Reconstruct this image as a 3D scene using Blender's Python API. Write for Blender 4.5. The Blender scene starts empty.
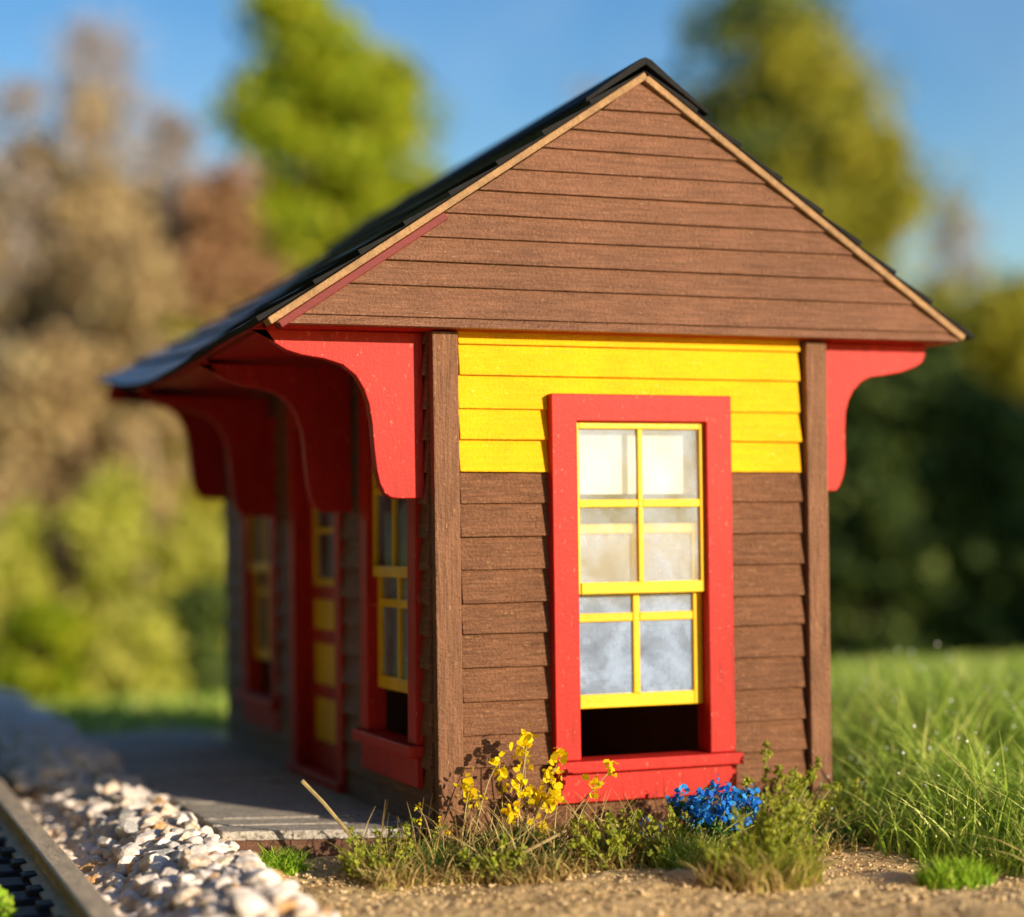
import bpy, bmesh, math, random
import numpy as np
from mathutils import Vector, Matrix, noise

random.seed(7); rng = np.random.default_rng(11)
scene = bpy.context.scene
col = scene.collection
R = math.radians

# ------------------------------------------------------------------ camera data
CAM = (-4.353, -13.219, 2.124); YAW = 0.36; ROLL = -0.014; FPX = 1889.2; PX, PY = 512.0, 541.2
def at(u, v, depth):
    """world point seen at pixel (u,v) at a given distance along the view axis"""
    a, b = u-PX, v-PY
    a, b = a*math.cos(ROLL)+b*math.sin(ROLL), -a*math.sin(ROLL)+b*math.cos(ROLL)
    F = Vector((math.sin(YAW), math.cos(YAW), 0)); Rt = Vector((math.cos(YAW), -math.sin(YAW), 0))
    return Vector(CAM) + (F + Rt*(a/FPX) + Vector((0, 0, -b/FPX)))*depth

# ------------------------------------------------------------------ materials
def nt(name):
    m = bpy.data.materials.new(name); m.use_nodes = True
    t = m.node_tree; t.nodes.clear()
    out = t.nodes.new('ShaderNodeOutputMaterial')
    return m, t, out
def node(t, kind, **kw):
    n = t.nodes.new(kind)
    for k, v in kw.items():
        if k in n.inputs: n.inputs[k].default_value = v
        else: setattr(n, k, v)
    return n
def ramp(t, fac, stops):
    r = t.nodes.new('ShaderNodeValToRGB')
    e = r.color_ramp.elements
    while len(e) < len(stops): e.new(0.5)
    for i, (p, c) in enumerate(stops):
        e[i].position = p; e[i].color = (c[0], c[1], c[2], 1)
    t.links.new(fac, r.inputs['Fac'])
    return r
def coords(t, scale=(1, 1, 1)):
    tc = t.nodes.new('ShaderNodeTexCoord'); mp = t.nodes.new('ShaderNodeMapping')
    mp.inputs['Scale'].default_value = scale
    t.links.new(tc.outputs['Object'], mp.inputs['Vector'])
    return mp.outputs['Vector']

def paint(name, c, scale=(2, 2, 30), var=0.18, rough=0.55, bump=0.25, spec=0.25, chip=None, chip_at=0.74, bscale=None, speck=None):
    """painted model wood: grain stretched along the boards, faint colour drift, small worn specks"""
    m, t, out = nt(name)
    b = node(t, 'ShaderNodeBsdfPrincipled', Roughness=rough)
    b.inputs['Specular IOR Level'].default_value = spec
    v1 = coords(t, scale)
    n1 = node(t, 'ShaderNodeTexNoise', Scale=1.6, Detail=5.0, Roughness=0.65); t.links.new(v1, n1.inputs['Vector'])
    lo = [max(0, x*(1-var)) for x in c]; hi = [min(1, x*(1+var)) for x in c]
    r = ramp(t, n1.outputs['Fac'], [(0.3, lo), (0.7, hi)])
    v2 = coords(t, (1, 1, 1))
    nf = node(t, 'ShaderNodeTexNoise', Scale=1.1, Detail=4.0, Roughness=.6); t.links.new(v2, nf.inputs['Vector'])
    rf = ramp(t, nf.outputs['Fac'], [(0.3, (.84, .84, .84)), (0.7, (1.12, 1.10, 1.08))])
    fm = node(t, 'ShaderNodeMixRGB', blend_type='MULTIPLY', Fac=1.0); t.links.new(r.outputs['Color'], fm.inputs['Color1']); t.links.new(rf.outputs['Color'], fm.inputs['Color2'])
    colour = fm.outputs['Color']
    if chip:
        vc = coords(t, [1+.16*(q-1) if q > 3 else 1 for q in scale]); n2 = node(t, 'ShaderNodeTexNoise', Scale=15.0, Detail=4.0, Roughness=.6); t.links.new(vc, n2.inputs['Vector'])
        rr = ramp(t, n2.outputs['Fac'], [(chip_at-0.05, (0, 0, 0)), (chip_at, (1, 1, 1))])
        mx = node(t, 'ShaderNodeMixRGB'); mx.inputs['Color2'].default_value = (*chip, 1)
        t.links.new(rr.outputs['Color'], mx.inputs['Fac']); t.links.new(colour, mx.inputs['Color1'])
        colour = mx.outputs['Color']
    if speck:
        vo = node(t, 'ShaderNodeTexVoronoi', Scale=9.0); t.links.new(v2, vo.inputs['Vector'])
        rr = ramp(t, vo.outputs['Distance'], [(0.03, (1, 1, 1)), (0.06, (0, 0, 0))])
        mx = node(t, 'ShaderNodeMixRGB'); mx.inputs['Color2'].default_value = (*speck, 1)
        t.links.new(rr.outputs['Color'], mx.inputs['Fac']); t.links.new(colour, mx.inputs['Color1'])
        colour = mx.outputs['Color']
    t.links.new(colour, b.inputs['Base Color'])
    v3 = coords(t, bscale or scale)
    n3 = node(t, 'ShaderNodeTexNoise', Scale=4.0, Detail=4.0, Roughness=0.7); t.links.new(v3, n3.inputs['Vector'])
    n4 = node(t, 'ShaderNodeTexNoise', Scale=45.0, Detail=2.0); t.links.new(v2, n4.inputs['Vector'])
    ad = node(t, 'ShaderNodeMath', operation='ADD'); t.links.new(n3.outputs['Fac'], ad.inputs[0]); t.links.new(n4.outputs['Fac'], ad.inputs[1])
    bp = node(t, 'ShaderNodeBump', Strength=bump, Distance=0.03); t.links.new(ad.outputs[0], bp.inputs['Height'])
    t.links.new(bp.outputs['Normal'], b.inputs['Normal'])
    t.links.new(b.outputs[0], out.inputs[0])
    return m

def leafy(name, stops, trans=0.35, rough=0.6):
    """foliage: one colour per leaf from a per-leaf random value"""
    m, t, out = nt(name)
    a = node(t, 'ShaderNodeAttribute', attribute_name='rnd')
    r = ramp(t, a.outputs['Fac'], stops)
    b = node(t, 'ShaderNodeBsdfPrincipled', Roughness=rough); b.inputs['Specular IOR Level'].default_value = 0.25
    tr = node(t, 'ShaderNodeBsdfTranslucent')
    mx = node(t, 'ShaderNodeMixShader', Fac=trans)
    t.links.new(r.outputs[0], b.inputs['Base Color']); t.links.new(r.outputs[0], tr.inputs['Color'])
    t.links.new(b.outputs[0], mx.inputs[1]); t.links.new(tr.outputs[0], mx.inputs[2]); t.links.new(mx.outputs[0], out.inputs[0])
    return m

def stone_mat(name, c1, c2, stain=None, amt=0.6):
    m, t, out = nt(name)
    b = node(t, 'ShaderNodeBsdfPrincipled', Roughness=0.75); b.inputs['Specular IOR Level'].default_value = 0.3
    oi = node(t, 'ShaderNodeObjectInfo')
    v = coords(t)
    ad = node(t, 'ShaderNodeVectorMath', operation='ADD'); t.links.new(v, ad.inputs[0]); t.links.new(oi.outputs['Location'], ad.inputs[1])
    n1 = node(t, 'ShaderNodeTexNoise', Scale=7.0, Detail=4.0); t.links.new(ad.outputs[0], n1.inputs['Vector'])
    r = ramp(t, n1.outputs['Fac'], [(0.35, c1), (0.65, c2)])
    cc = r.outputs[0]
    if stain:
        n2 = node(t, 'ShaderNodeTexNoise', Scale=4.0, Detail=2.0); t.links.new(ad.outputs[0], n2.inputs['Vector'])
        r2 = ramp(t, n2.outputs['Fac'], [(amt-0.08, (0, 0, 0)), (amt+0.05, (1, 1, 1))])
        mx = node(t, 'ShaderNodeMixRGB'); mx.inputs['Color2'].default_value = (*stain, 1)
        t.links.new(r2.outputs[0], mx.inputs['Fac']); t.links.new(cc, mx.inputs['Color1']); cc = mx.outputs[0]
    t.links.new(cc, b.inputs['Base Color'])
    n3 = node(t, 'ShaderNodeTexNoise', Scale=22.0, Detail=4.0); t.links.new(ad.outputs[0], n3.inputs['Vector'])
    bp = node(t, 'ShaderNodeBump', Strength=0.35, Distance=0.02); t.links.new(n3.outputs['Fac'], bp.inputs['Height'])
    t.links.new(bp.outputs[0], b.inputs['Normal']); t.links.new(b.outputs[0], out.inputs[0])
    return m

BROWN = paint('brown_paint', (0.275, 0.130, 0.072), scale=(2, 2, 34), var=0.36, bump=0.95, chip=(0.46, 0.25, 0.12), chip_at=0.66)
GABLE = paint('gable_brown_paint', (0.280, 0.135, 0.081), scale=(2, 2, 30), var=0.28, bump=0.85, rough=0.5, spec=0.35, chip=(0.44, 0.26, 0.15), chip_at=0.68)
POST = paint('post_brown_paint', (0.235, 0.114, 0.064), scale=(24, 24, 1.5), var=0.34, bump=0.7, chip=(0.44, 0.26, 0.14), chip_at=0.67)
YELLOW = paint('yellow_paint', (0.88, 0.49, 0.003), scale=(2, 2, 24), var=0.10, bump=0.5, rough=0.5, chip=(0.84, 0.60, 0.10), chip_at=0.70)
SASHY = paint('sash_yellow_paint', (0.86, 0.51, 0.006), scale=(6, 6, 6), var=0.05, bump=0.1, rough=0.4)
RED = paint('red_paint', (0.47, 0.018, 0.012), scale=(12, 12, 2), var=0.2, bump=0.07, rough=0.5, spec=0.2, chip=(0.62, 0.12, 0.07), chip_at=0.69, speck=(0.6, 0.2, 0.14))
SHADEDRED = paint('shaded_red_paint', (0.16, 0.014, 0.012), bump=.1)  # red of the rake strip, darkened to put its shade into the colour
TAN = paint('raw_wood_edge', (0.34, 0.20, 0.095), scale=(9, 9, 9), var=0.25, bump=0.4, chip=(0.25, 0.12, 0.05), chip_at=0.7)
INNER = paint('interior_paint', (0.26, 0.14, 0.085), bump=0.2)
BLACKP = paint('black_plastic', (0.022, 0.023, 0.026), scale=(5, 5, 5), var=0.3, rough=0.5, bump=0.3)
BLIND = paint('white_card', (0.86, 0.84, 0.78), scale=(5, 5, 5), var=0.03, bump=0.05, rough=0.6)

def roof_material():
    m, t, out = nt('black_tar_paper')
    b = node(t, 'ShaderNodeBsdfPrincipled', Roughness=0.36); b.inputs['Specular IOR Level'].default_value = 0.5
    v = coords(t, (1, 1, 1))
    n = node(t, 'ShaderNodeTexNoise', Scale=14.0, Detail=5.0); t.links.new(v, n.inputs['Vector'])
    r = ramp(t, n.outputs['Fac'], [(0.35, (0.018, 0.022, 0.029)), (0.75, (0.055, 0.064, 0.080))]); t.links.new(r.outputs[0], b.inputs['Base Color'])
    rr = ramp(t, n.outputs['Fac'], [(0.3, (0.22, 0.22, 0.22)), (0.7, (0.42, 0.42, 0.42))]); t.links.new(rr.outputs[0], b.inputs['Roughness'])
    n2 = node(t, 'ShaderNodeTexNoise', Scale=30.0, Detail=4.0); t.links.new(v, n2.inputs['Vector'])
    bp = node(t, 'ShaderNodeBump', Strength=0.12, Distance=0.02); t.links.new(n2.outputs['Fac'], bp.inputs['Height'])
    t.links.new(bp.outputs[0], b.inputs['Normal']); t.links.new(b.outputs[0], out.inputs[0])
    return m
ROOF = roof_material()
CAPM = paint('matte_black_paper', (0.012, 0.012, 0.013), scale=(5, 5, 5), var=0.3, rough=0.8, bump=0.2, spec=0.2)

def pane_material(name, d):
    m, t, out = nt(name)
    v = coords(t)
    n = node(t, 'ShaderNodeTexNoise', Scale=2.4, Detail=4.0, Roughness=0.55, Distortion=0.3); t.links.new(v, n.inputs['Vector'])
    n0 = node(t, 'ShaderNodeTexNoise', Scale=34.0, Detail=3.0); t.links.new(v, n0.inputs['Vector'])
    n2 = node(t, 'ShaderNodeMapRange'); n2.inputs['To Min'].default_value = .42; n2.inputs['To Max'].default_value = .62; t.links.new(n0.outputs['Fac'], n2.inputs['Value'])
    ml = node(t, 'ShaderNodeMath', operation='MULTIPLY'); t.links.new(n.outputs['Fac'], ml.inputs[0]); t.links.new(n2.outputs[0], ml.inputs[1])
    rr = ramp(t, ml.outputs[0], [(0.19, (d[0],)*3), (0.26, (d[1],)*3), (0.33, (d[2],)*3)])
    dust = node(t, 'ShaderNodeBsdfDiffuse'); dust.inputs['Color'].default_value = (0.50, 0.65, 0.92, 1)
    tr = node(t, 'ShaderNodeBsdfTransparent'); tr.inputs['Color'].default_value = (0.95, 0.95, 0.95, 1)
    mx = node(t, 'ShaderNodeMixShader'); t.links.new(rr.outputs[0], mx.inputs['Fac']); t.links.new(tr.outputs[0], mx.inputs[1]); t.links.new(dust.outputs[0], mx.inputs[2])
    gl = node(t, 'ShaderNodeBsdfGlossy', Roughness=0.08); gl.inputs['Color'].default_value = (0.9, 0.93, 1, 1)
    bp = node(t, 'ShaderNodeBump', Strength=0.04, Distance=0.03); t.links.new(n.outputs['Fac'], bp.inputs['Height']); t.links.new(bp.outputs[0], gl.inputs['Normal'])
    fr = node(t, 'ShaderNodeFresnel', IOR=1.5)
    mx2 = node(t, 'ShaderNodeMixShader'); t.links.new(fr.outputs[0], mx2.inputs['Fac']); t.links.new(mx.outputs[0], mx2.inputs[1]); t.links.new(gl.outputs[0], mx2.inputs[2])
    t.links.new(mx2.outputs[0], out.inputs[0])
    return m
PANE = pane_material('clean_acetate', (.08, .17, .28)); PANED = pane_material('dusty_acetate', (.14, .28, .46))

def deck_material():
    m, t, out = nt('weathered_deck')
    b = node(t, 'ShaderNodeBsdfPrincipled', Roughness=0.8); b.inputs['Specular IOR Level'].default_value = 0.2
    v = coords(t, (1.2, 14, 14))
    n = node(t, 'ShaderNodeTexNoise', Scale=2.0, Detail=6.0, Roughness=0.7); t.links.new(v, n.inputs['Vector'])
    v2 = coords(t)
    n2 = node(t, 'ShaderNodeTexNoise', Scale=38.0, Detail=3.0); t.links.new(v2, n2.inputs['Vector'])
    ad = node(t, 'ShaderNodeMath', operation='ADD'); t.links.new(n.outputs['Fac'], ad.inputs[0]); t.links.new(n2.outputs['Fac'], ad.inputs[1])
    r = ramp(t, ad.outputs[0], [(0.75, (0.15, 0.13, 0.115)), (1.0, (0.46, 0.41, 0.35)), (1.25, (0.70, 0.63, 0.54))])
    r.color_ramp.elements[0].position = 0.38; r.color_ramp.elements[1].position = 0.5; r.color_ramp.elements[2].position = 0.66
    hv = node(t, 'ShaderNodeMath', operation='MULTIPLY'); hv.inputs[1].default_value = 0.5
    t.links.new(ad.outputs[0], hv.inputs[0]); t.links.new(hv.outputs[0], r.inputs['Fac'])
    t.links.new(r.outputs[0], b.inputs['Base Color'])
    bp = node(t, 'ShaderNodeBump', Strength=0.5, Distance=0.02); t.links.new(ad.outputs[0], bp.inputs['Height'])
    t.links.new(bp.outputs[0], b.inputs['Normal']); t.links.new(b.outputs[0], out.inputs[0])
    return m
DECK = deck_material()
DECKEDGE = paint('deck_edge', (0.16, 0.08, 0.05), scale=(2, 2, 20), var=0.35, bump=0.5)
RAILTOP = paint('weathered_rail', (0.56, 0.44, 0.29), scale=(8, 2, 8), var=0.3, rough=0.55, bump=0.3)
TIE = paint('black_tie', (0.035, 0.037, 0.042), scale=(2, 12, 12), var=0.35, rough=0.6, bump=0.5)

def sand_material():
    m, t, out = nt('sandy_ground')
    b = node(t, 'ShaderNodeBsdfPrincipled', Roughness=0.9); b.inputs['Specular IOR Level'].default_value = 0.15
    v = coords(t)
    # colour of the soil: pale tan sand near the model, lawn green away from it (by place, a real change of ground cover)
    n = node(t, 'ShaderNodeTexNoise', Scale=24.0, Detail=6.0, Roughness=0.7); t.links.new(v, n.inputs['Vector'])
    sand = ramp(t, n.outputs['Fac'], [(0.3, (0.52, 0.34, 0.14)), (0.52, (0.78, 0.55, 0.26)), (0.72, (0.90, 0.70, 0.40))])
    nd = node(t, 'ShaderNodeTexNoise', Scale=1.6, Detail=5.0, Roughness=.6); t.links.new(v, nd.inputs['Vector'])
    rd = ramp(t, nd.outputs['Fac'], [(.36, (.72, .68, .64)), (.52, (1, 1, 1))])
    dm = node(t, 'ShaderNodeMixRGB', blend_type='MULTIPLY', Fac=1.0); t.links.new(sand.outputs[0], dm.inputs['Color1']); t.links.new(rd.outputs[0], dm.inputs['Color2']); sand = dm
    n1 = node(t, 'ShaderNodeTexNoise', Scale=0.35, Detail=5.0); t.links.new(v, n1.inputs['Vector'])
    lawn = ramp(t, n1.outputs['Fac'], [(0.3, (0.11, 0.16, 0.025)), (0.55, (0.22, 0.28, 0.045)), (0.75, (0.32, 0.36, 0.08))])
    n2 = node(t, 'ShaderNodeTexNoise', Scale=1.3, Detail=3.0); t.links.new(v, n2.inputs['Vector'])
    sx = node(t, 'ShaderNodeSeparateXYZ'); t.links.new(v, sx.inputs[0])
    a1 = node(t, 'ShaderNodeMath', operation='MULTIPLY_ADD'); a1.inputs[1].default_value = 3.0; t.links.new(n2.outputs['Fac'], a1.inputs[0]); t.links.new(sx.outputs['Y'], a1.inputs[2])
    mr = node(t, 'ShaderNodeMapRange'); mr.inputs['From Min'].default_value = 11.5; mr.inputs['From Max'].default_value = 13.0
    t.links.new(a1.outputs[0], mr.inputs['Value'])
    mx = node(t, 'ShaderNodeMixRGB'); t.links.new(mr.outputs[0], mx.inputs['Fac']); t.links.new(sand.outputs[0], mx.inputs['Color1']); t.links.new(lawn.outputs[0], mx.inputs['Color2'])
    # the wooded hills far behind the lawn
    mr2 = node(t, 'ShaderNodeMapRange'); mr2.inputs['From Min'].default_value = 84.0; mr2.inputs['From Max'].default_value = 92.0
    t.links.new(a1.outputs[0], mr2.inputs['Value'])
    n5 = node(t, 'ShaderNodeTexNoise', Scale=0.12, Detail=7.0, Roughness=0.7); t.links.new(v, n5.inputs['Vector'])
    wood = ramp(t, n5.outputs['Fac'], [(0.35, (0.035, 0.045, 0.02)), (0.5, (0.11, 0.085, 0.045)), (0.66, (0.16, 0.125, 0.06))])
    mx2 = node(t, 'ShaderNodeMixRGB'); t.links.new(mr2.outputs[0], mx2.inputs['Fac']); t.links.new(mx.outputs[0], mx2.inputs['Color1']); t.links.new(wood.outputs[0], mx2.inputs['Color2'])
    t.links.new(mx2.outputs[0], b.inputs['Base Color'])
    n4 = node(t, 'ShaderNodeTexNoise', Scale=40.0, Detail=4.0, Roughness=0.7); t.links.new(v, n4.inputs['Vector'])
    bp = node(t, 'ShaderNodeBump', Strength=0.7, Distance=0.03); t.links.new(n4.outputs['Fac'], bp.inputs['Height'])
    t.links.new(bp.outputs[0], b.inputs['Normal']); t.links.new(b.outputs[0], out.inputs[0])
    return m
GROUND = sand_material()
STONES = [stone_mat('white_stone', (0.74, 0.64, 0.58), (0.92, 0.83, 0.76)),
          stone_mat('cream_stone', (0.62, 0.50, 0.40), (0.82, 0.72, 0.60), (0.60, 0.34, 0.14), 0.62),
          stone_mat('orange_stone', (0.66, 0.42, 0.22), (0.80, 0.62, 0.44), (0.55, 0.26, 0.08), 0.5),
          stone_mat('grey_stone', (0.36, 0.35, 0.34), (0.56, 0.54, 0.51))]
GRIT = stone_mat('sand_grain', (0.50, 0.34, 0.16), (0.82, 0.62, 0.36))
BARK = paint('tree_bark', (0.13, 0.095, 0.065), scale=(3, 3, 0.5), var=0.35, bump=0.6, rough=0.9)
PALEBARK = paint('pale_bark', (0.30, 0.235, 0.165), scale=(3, 3, 0.5), var=0.3, bump=0.6, rough=0.9)

# ------------------------------------------------------------------ mesh helpers
class MB:
    def __init__(s): s.v = []; s.f = []
    def add(s, vs, fs):
        o = len(s.v); s.v += [tuple(p) for p in vs]; s.f += [tuple(i+o for i in f) for f in fs]
    def hexa(s, p):   # 8 points: bottom 4 then top 4
        s.add(p, [(0, 3, 2, 1), (4, 5, 6, 7), (0, 1, 5, 4), (1, 2, 6, 5), (2, 3, 7, 6), (3, 0, 4, 7)])
    def box(s, x0, x1, y0, y1, z0, z1, T=None):
        p = [(x0, y0, z0), (x1, y0, z0), (x1, y1, z0), (x0, y1, z0), (x0, y0, z1), (x1, y0, z1), (x1, y1, z1), (x0, y1, z1)]
        if T: p = [T(*q) for q in p]
        s.hexa(p)
    def prism(s, pts, ext):  # polygon pts (3D list) extruded by vector ext
        n = len(pts); e = Vector(ext)
        s.add([Vector(p) for p in pts]+[Vector(p)+e for p in pts],
              [tuple(range(n)), tuple(range(2*n-1, n-1, -1))]+[(i, (i+1) % n, (i+1) % n+n, i+n) for i in range(n)])
    def tube(s, pts, rads, n=6):
        rings = []
        for i, p in enumerate(pts):
            p = Vector(p); d = (Vector(pts[min(i+1, len(pts)-1)])-Vector(pts[max(i-1, 0)])).normalized()
            a = d.cross(Vector((0.31, 0.27, 0.91)) if abs(d.z) < 0.9 else Vector((1, 0, 0))).normalized(); b = d.cross(a)
            rings.append([p+(a*math.cos(2*math.pi*k/n)+b*math.sin(2*math.pi*k/n))*rads[i] for k in range(n)])
        vs = [q for r in rings for q in r]; fs = []
        for i in range(len(pts)-1):
            for k in range(n): fs.append((i*n+k, i*n+(k+1) % n, (i+1)*n+(k+1) % n, (i+1)*n+k))
        fs += [tuple(range(n-1, -1, -1)), tuple((len(pts)-1)*n+k for k in range(n))]
        s.add(vs, fs)
    def build(s, name, mat, parent=None, bevel=0, smooth=False, recalc=True):
        me = bpy.data.meshes.new(name); me.from_pydata(s.v, [], s.f)
        if recalc:
            bm = bmesh.new(); bm.from_mesh(me); bmesh.ops.recalc_face_normals(bm, faces=bm.faces); bm.to_mesh(me); bm.free()
        if smooth: me.polygons.foreach_set('use_smooth', [True]*len(me.polygons))
        o = bpy.data.objects.new(name, me); col.objects.link(o)
        for m in (mat if isinstance(mat, list) else [mat]): me.materials.append(m)
        if parent: o.parent = parent
        if bevel:
            md = o.modifiers.new('soft_edges', 'BEVEL'); md.width = bevel; md.segments = 2; md.limit_method = 'ANGLE'
        return o
def tag(o, label=None, cat=None, group=None, kind=None):
    if label: o['label'] = label
    if cat: o['category'] = cat
    if group: o['group'] = group
    if kind: o['kind'] = kind
    return o
def thing(name, label, cat, loc=(0, 0, 0), group=None):
    o = bpy.data.objects.new(name, None); col.objects.link(o); o.location = loc; o.empty_display_size = 0.2
    return tag(o, label, cat, group)
def np_mesh(name, verts, quads, mat, rnd=None, parent=None, smooth=False):
    """big meshes from arrays; rnd is one random value per vertex"""
    me = bpy.data.meshes.new(name)
    nv, nf, k = len(verts), len(quads), quads.shape[1]
    me.vertices.add(nv); me.vertices.foreach_set('co', np.ascontiguousarray(verts, dtype=np.float32).ravel())
    me.loops.add(nf*k); me.loops.foreach_set('vertex_index', np.ascontiguousarray(quads, dtype=np.int32).ravel())
    me.polygons.add(nf); me.polygons.foreach_set('loop_start', np.arange(0, nf*k, k, dtype=np.int32))
    me.polygons.foreach_set('loop_total', np.full(nf, k, dtype=np.int32))
    me.update(calc_edges=True); me.validate()
    if rnd is not None:
        a = me.attributes.new('rnd', 'FLOAT', 'POINT'); a.data.foreach_set('value', np.ascontiguousarray(rnd, dtype=np.float32))
    if smooth: me.polygons.foreach_set('use_smooth', [True]*nf)
    me.materials.append(mat)
    o = bpy.data.objects.new(name, me); col.objects.link(o)
    if parent: o.parent = parent
    return o
def blades(base, height, width, lean, curl, segs=4):
    """curved grass blades; base (n,3), height (n), lean = horizontal reach as a share of height"""
    n = len(base); az = rng.uniform(0, 2*np.pi, n)
    if isinstance(lean, tuple): ln = rng.uniform(lean[0], lean[1], n)
    else: ln = lean
    d = np.stack([np.cos(az), np.sin(az), np.zeros(n)], 1)
    faz = rng.uniform(0, 2*np.pi, n); side = np.stack([np.cos(faz), np.sin(faz), np.zeros(n)], 1)
    V = []
    for k in range(segs+1):
        s = k/segs
        up = height*(s-curl*s*s*ln)
        p = base + d*(height*ln*s**1.8)[:, None]; p[:, 2] = p[:, 2]+up
        w = np.full((n, 1), width*(1-s**1.6)*0.5+0.001)
        V.append(p-side*w); V.append(p+side*w)
    V = np.stack(V, 1)                      # n, 2(segs+1), 3
    m = 2*(segs+1)
    q = np.array([[2*k, 2*k+1, 2*k+3, 2*k+2] for k in range(segs)])
    Q = (np.arange(n)[:, None, None]*m + q[None]).reshape(-1, 4)
    rv = np.repeat(rng.uniform(0, 1, n), m)
    return V.reshape(-1, 3), Q, rv
def leaves(cent, size, stretch=1.5, flat=0.0):
    """small folded leaf quads at points, random orientation"""
    n = len(cent)
    a = rng.normal(size=(n, 3)); a[:, 2] *= (1-flat); a /= np.linalg.norm(a, axis=1)[:, None]
    b = rng.normal(size=(n, 3)); b -= a*(a*b).sum(1)[:, None]; b /= np.linalg.norm(b, axis=1)[:, None]
    sz = (size*rng.uniform(0.6, 1.3, n))[:, None]
    V = np.stack([cent-a*sz*stretch*.5, cent+b*sz*.5, cent+a*sz*stretch*.5, cent-b*sz*.5], 1)
    Q = np.arange(n*4).reshape(-1, 4)
    return V.reshape(-1, 3), Q, np.repeat(rng.uniform(0, 1, n), 4)
def petals(cent, size, stretch=1.4):
    """rounded six-cornered leaflets, slightly cupped"""
    n = len(cent)
    a = rng.normal(size=(n, 3)); a /= np.linalg.norm(a, axis=1)[:, None]
    b = rng.normal(size=(n, 3)); b -= a*(a*b).sum(1)[:, None]; b /= np.linalg.norm(b, axis=1)[:, None]
    c = np.cross(a, b); sz = (size*rng.uniform(0.5, 1.35, n))[:, None]; P = []
    for ang, cup in ((0, .12), (55, 0), (125, 0), (180, .2), (235, .1), (305, .1)):
        P.append(cent+sz*(a*math.cos(R(ang))*stretch*.5+b*math.sin(R(ang))*.5+c*cup))
    return np.stack(P, 1).reshape(-1, 3), np.arange(n*6).reshape(-1, 6), np.repeat(rng.uniform(0, 1, n), 6)
def merge(parts):
    V, Q, A, o = [], [], [], 0
    for v, q, r in parts:
        V.append(v); Q.append(q+o); A.append(r); o += len(v)
    return np.concatenate(V), np.concatenate(Q), np.concatenate(A)

# ------------------------------------------------------------------ terrain
def sstep(a, b, x):
    t = np.clip((x-a)/(b-a), 0, 1); return t*t*(3-2*t)
def ground_z(x, y):
    x = np.asarray(x, float); y = np.asarray(y, float)
    z = -0.2 + 0.0*x
    z = z + 0.32*sstep(3.4, 6.0, x)*sstep(-2.5, 2.0, y)*(1-sstep(11, 18, y))      # grassy hump right of the depot
    z = z - 3.35*sstep(11, 50, y) - 0.010*np.clip(y-50, 0, 40)                      # lawn falls away
    z = z - 0.22*(1-sstep(-1.66, -1.48, x))*sstep(-7.5, -6, x)*(1-sstep(22, 24, y))
    z = z + 15*sstep(92, 230, y)                                                 # wooded rise
    z = z + (0.03*np.sin(x*1.7+y*0.6)+0.02*np.sin(y*2.3-x))*(sstep(-1.3, -0.9, -np.abs(x+3)+2)*0+1)*0.6
    return z
def axis(segs):
    a = []
    for lo, hi, st in segs: a += list(np.arange(lo, hi, st))
    return np.array(a+[segs[-1][1]])
gx = axis([(-400, -60, 20), (-60, -12, 4), (-12, -1.6, 0.4), (-1.6, 4.6, 0.035), (4.6, 12, 0.25), (12, 80, 4), (80, 500, 20)])
gy = axis([(-60, -8, 4), (-8, -3.6, 0.3), (-3.6, 0.4, 0.035), (0.4, 14, 0.4), (14, 100, 3), (100, 600, 20)])
GX, GY = np.meshgrid(gx, gy); GZ = ground_z(GX, GY)
near = (GX > -1.7) & (GX < 4.7) & (GY > -3.7) & (GY < 0.5)
clod = np.array([noise.fractal((x*3.2, y*3.2, 0), 1.0, 2.0, 3) for x, y in zip(GX[near], GY[near])])
clod2 = np.array([noise.noise((x*11, y*11, 4)) for x, y in zip(GX[near], GY[near])])
GZ[near] += clod*0.022 + clod2*0.012 + rng.uniform(-0.008, 0.012, near.sum())
nxg, nyg = len(gx), len(gy)
idx = np.arange(nxg*nyg).reshape(nyg, nxg)
Q = np.stack([idx[:-1, :-1], idx[:-1, 1:], idx[1:, 1:], idx[1:, :-1]], -1).reshape(-1, 4)
g = np_mesh('ground', np.stack([GX, GY, GZ], -1).reshape(-1, 3), Q, GROUND, smooth=True); tag(g, kind='structure')

# ------------------------------------------------------------------ the depot
W, DEP, ZT = 3.3, 7.1, 3.70
GYF = -0.18                                  # gable face
depot = thing('model_depot', 'small wooden model railway depot with brown and yellow siding and red window casings', 'model building', (0, 0, 0))
FR = lambda u, w, z: (u, -w, z)              # front wall: u along x, w outwards
LF = lambda u, w, z: (-w, u, z)              # left wall
RT = lambda u, w, z: (W+w, u, z)
BK = lambda u, w, z: (u, DEP+w, z)
def course(mb, T, u0, u1, z0, z1, tb=0.052, tt=0.014, cuts=None, jit=0.004):
    """one lapped clapboard, its lower edge standing proud"""
    a = random.uniform(-jit, jit); b = random.uniform(-jit, jit); c = random.uniform(-.006, .006)
    e = random.uniform(0, .02); k = random.uniform(0, .012)
    p = [(u0+k, 0, z0+a), (u1-e, 0, z0+b), (u1-e, tb+c, z0+b), (u0+k, tb+c, z0+a),
         (u0+k, 0, z1), (u1-e, 0, z1), (u1-e, tt, z1), (u0+k, tt, z1)]
    mb.hexa([T(*q) for q in p])
def siding(mb, T, u0, u1, rows, holes=()):
    for z0, z1 in rows:
        iv = [(u0, u1)]
        for h0, h1, hz0, hz1 in holes:
            if z1 > hz0+.01 and z0 < hz1-.01:
                iv = [s for a, b in iv for s in ((a, min(b, h0)), (max(a, h1), b)) if s[1]-s[0] > .01]
        for a, b in iv: course(mb, T, a, b, z0, z1+.012)
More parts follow.
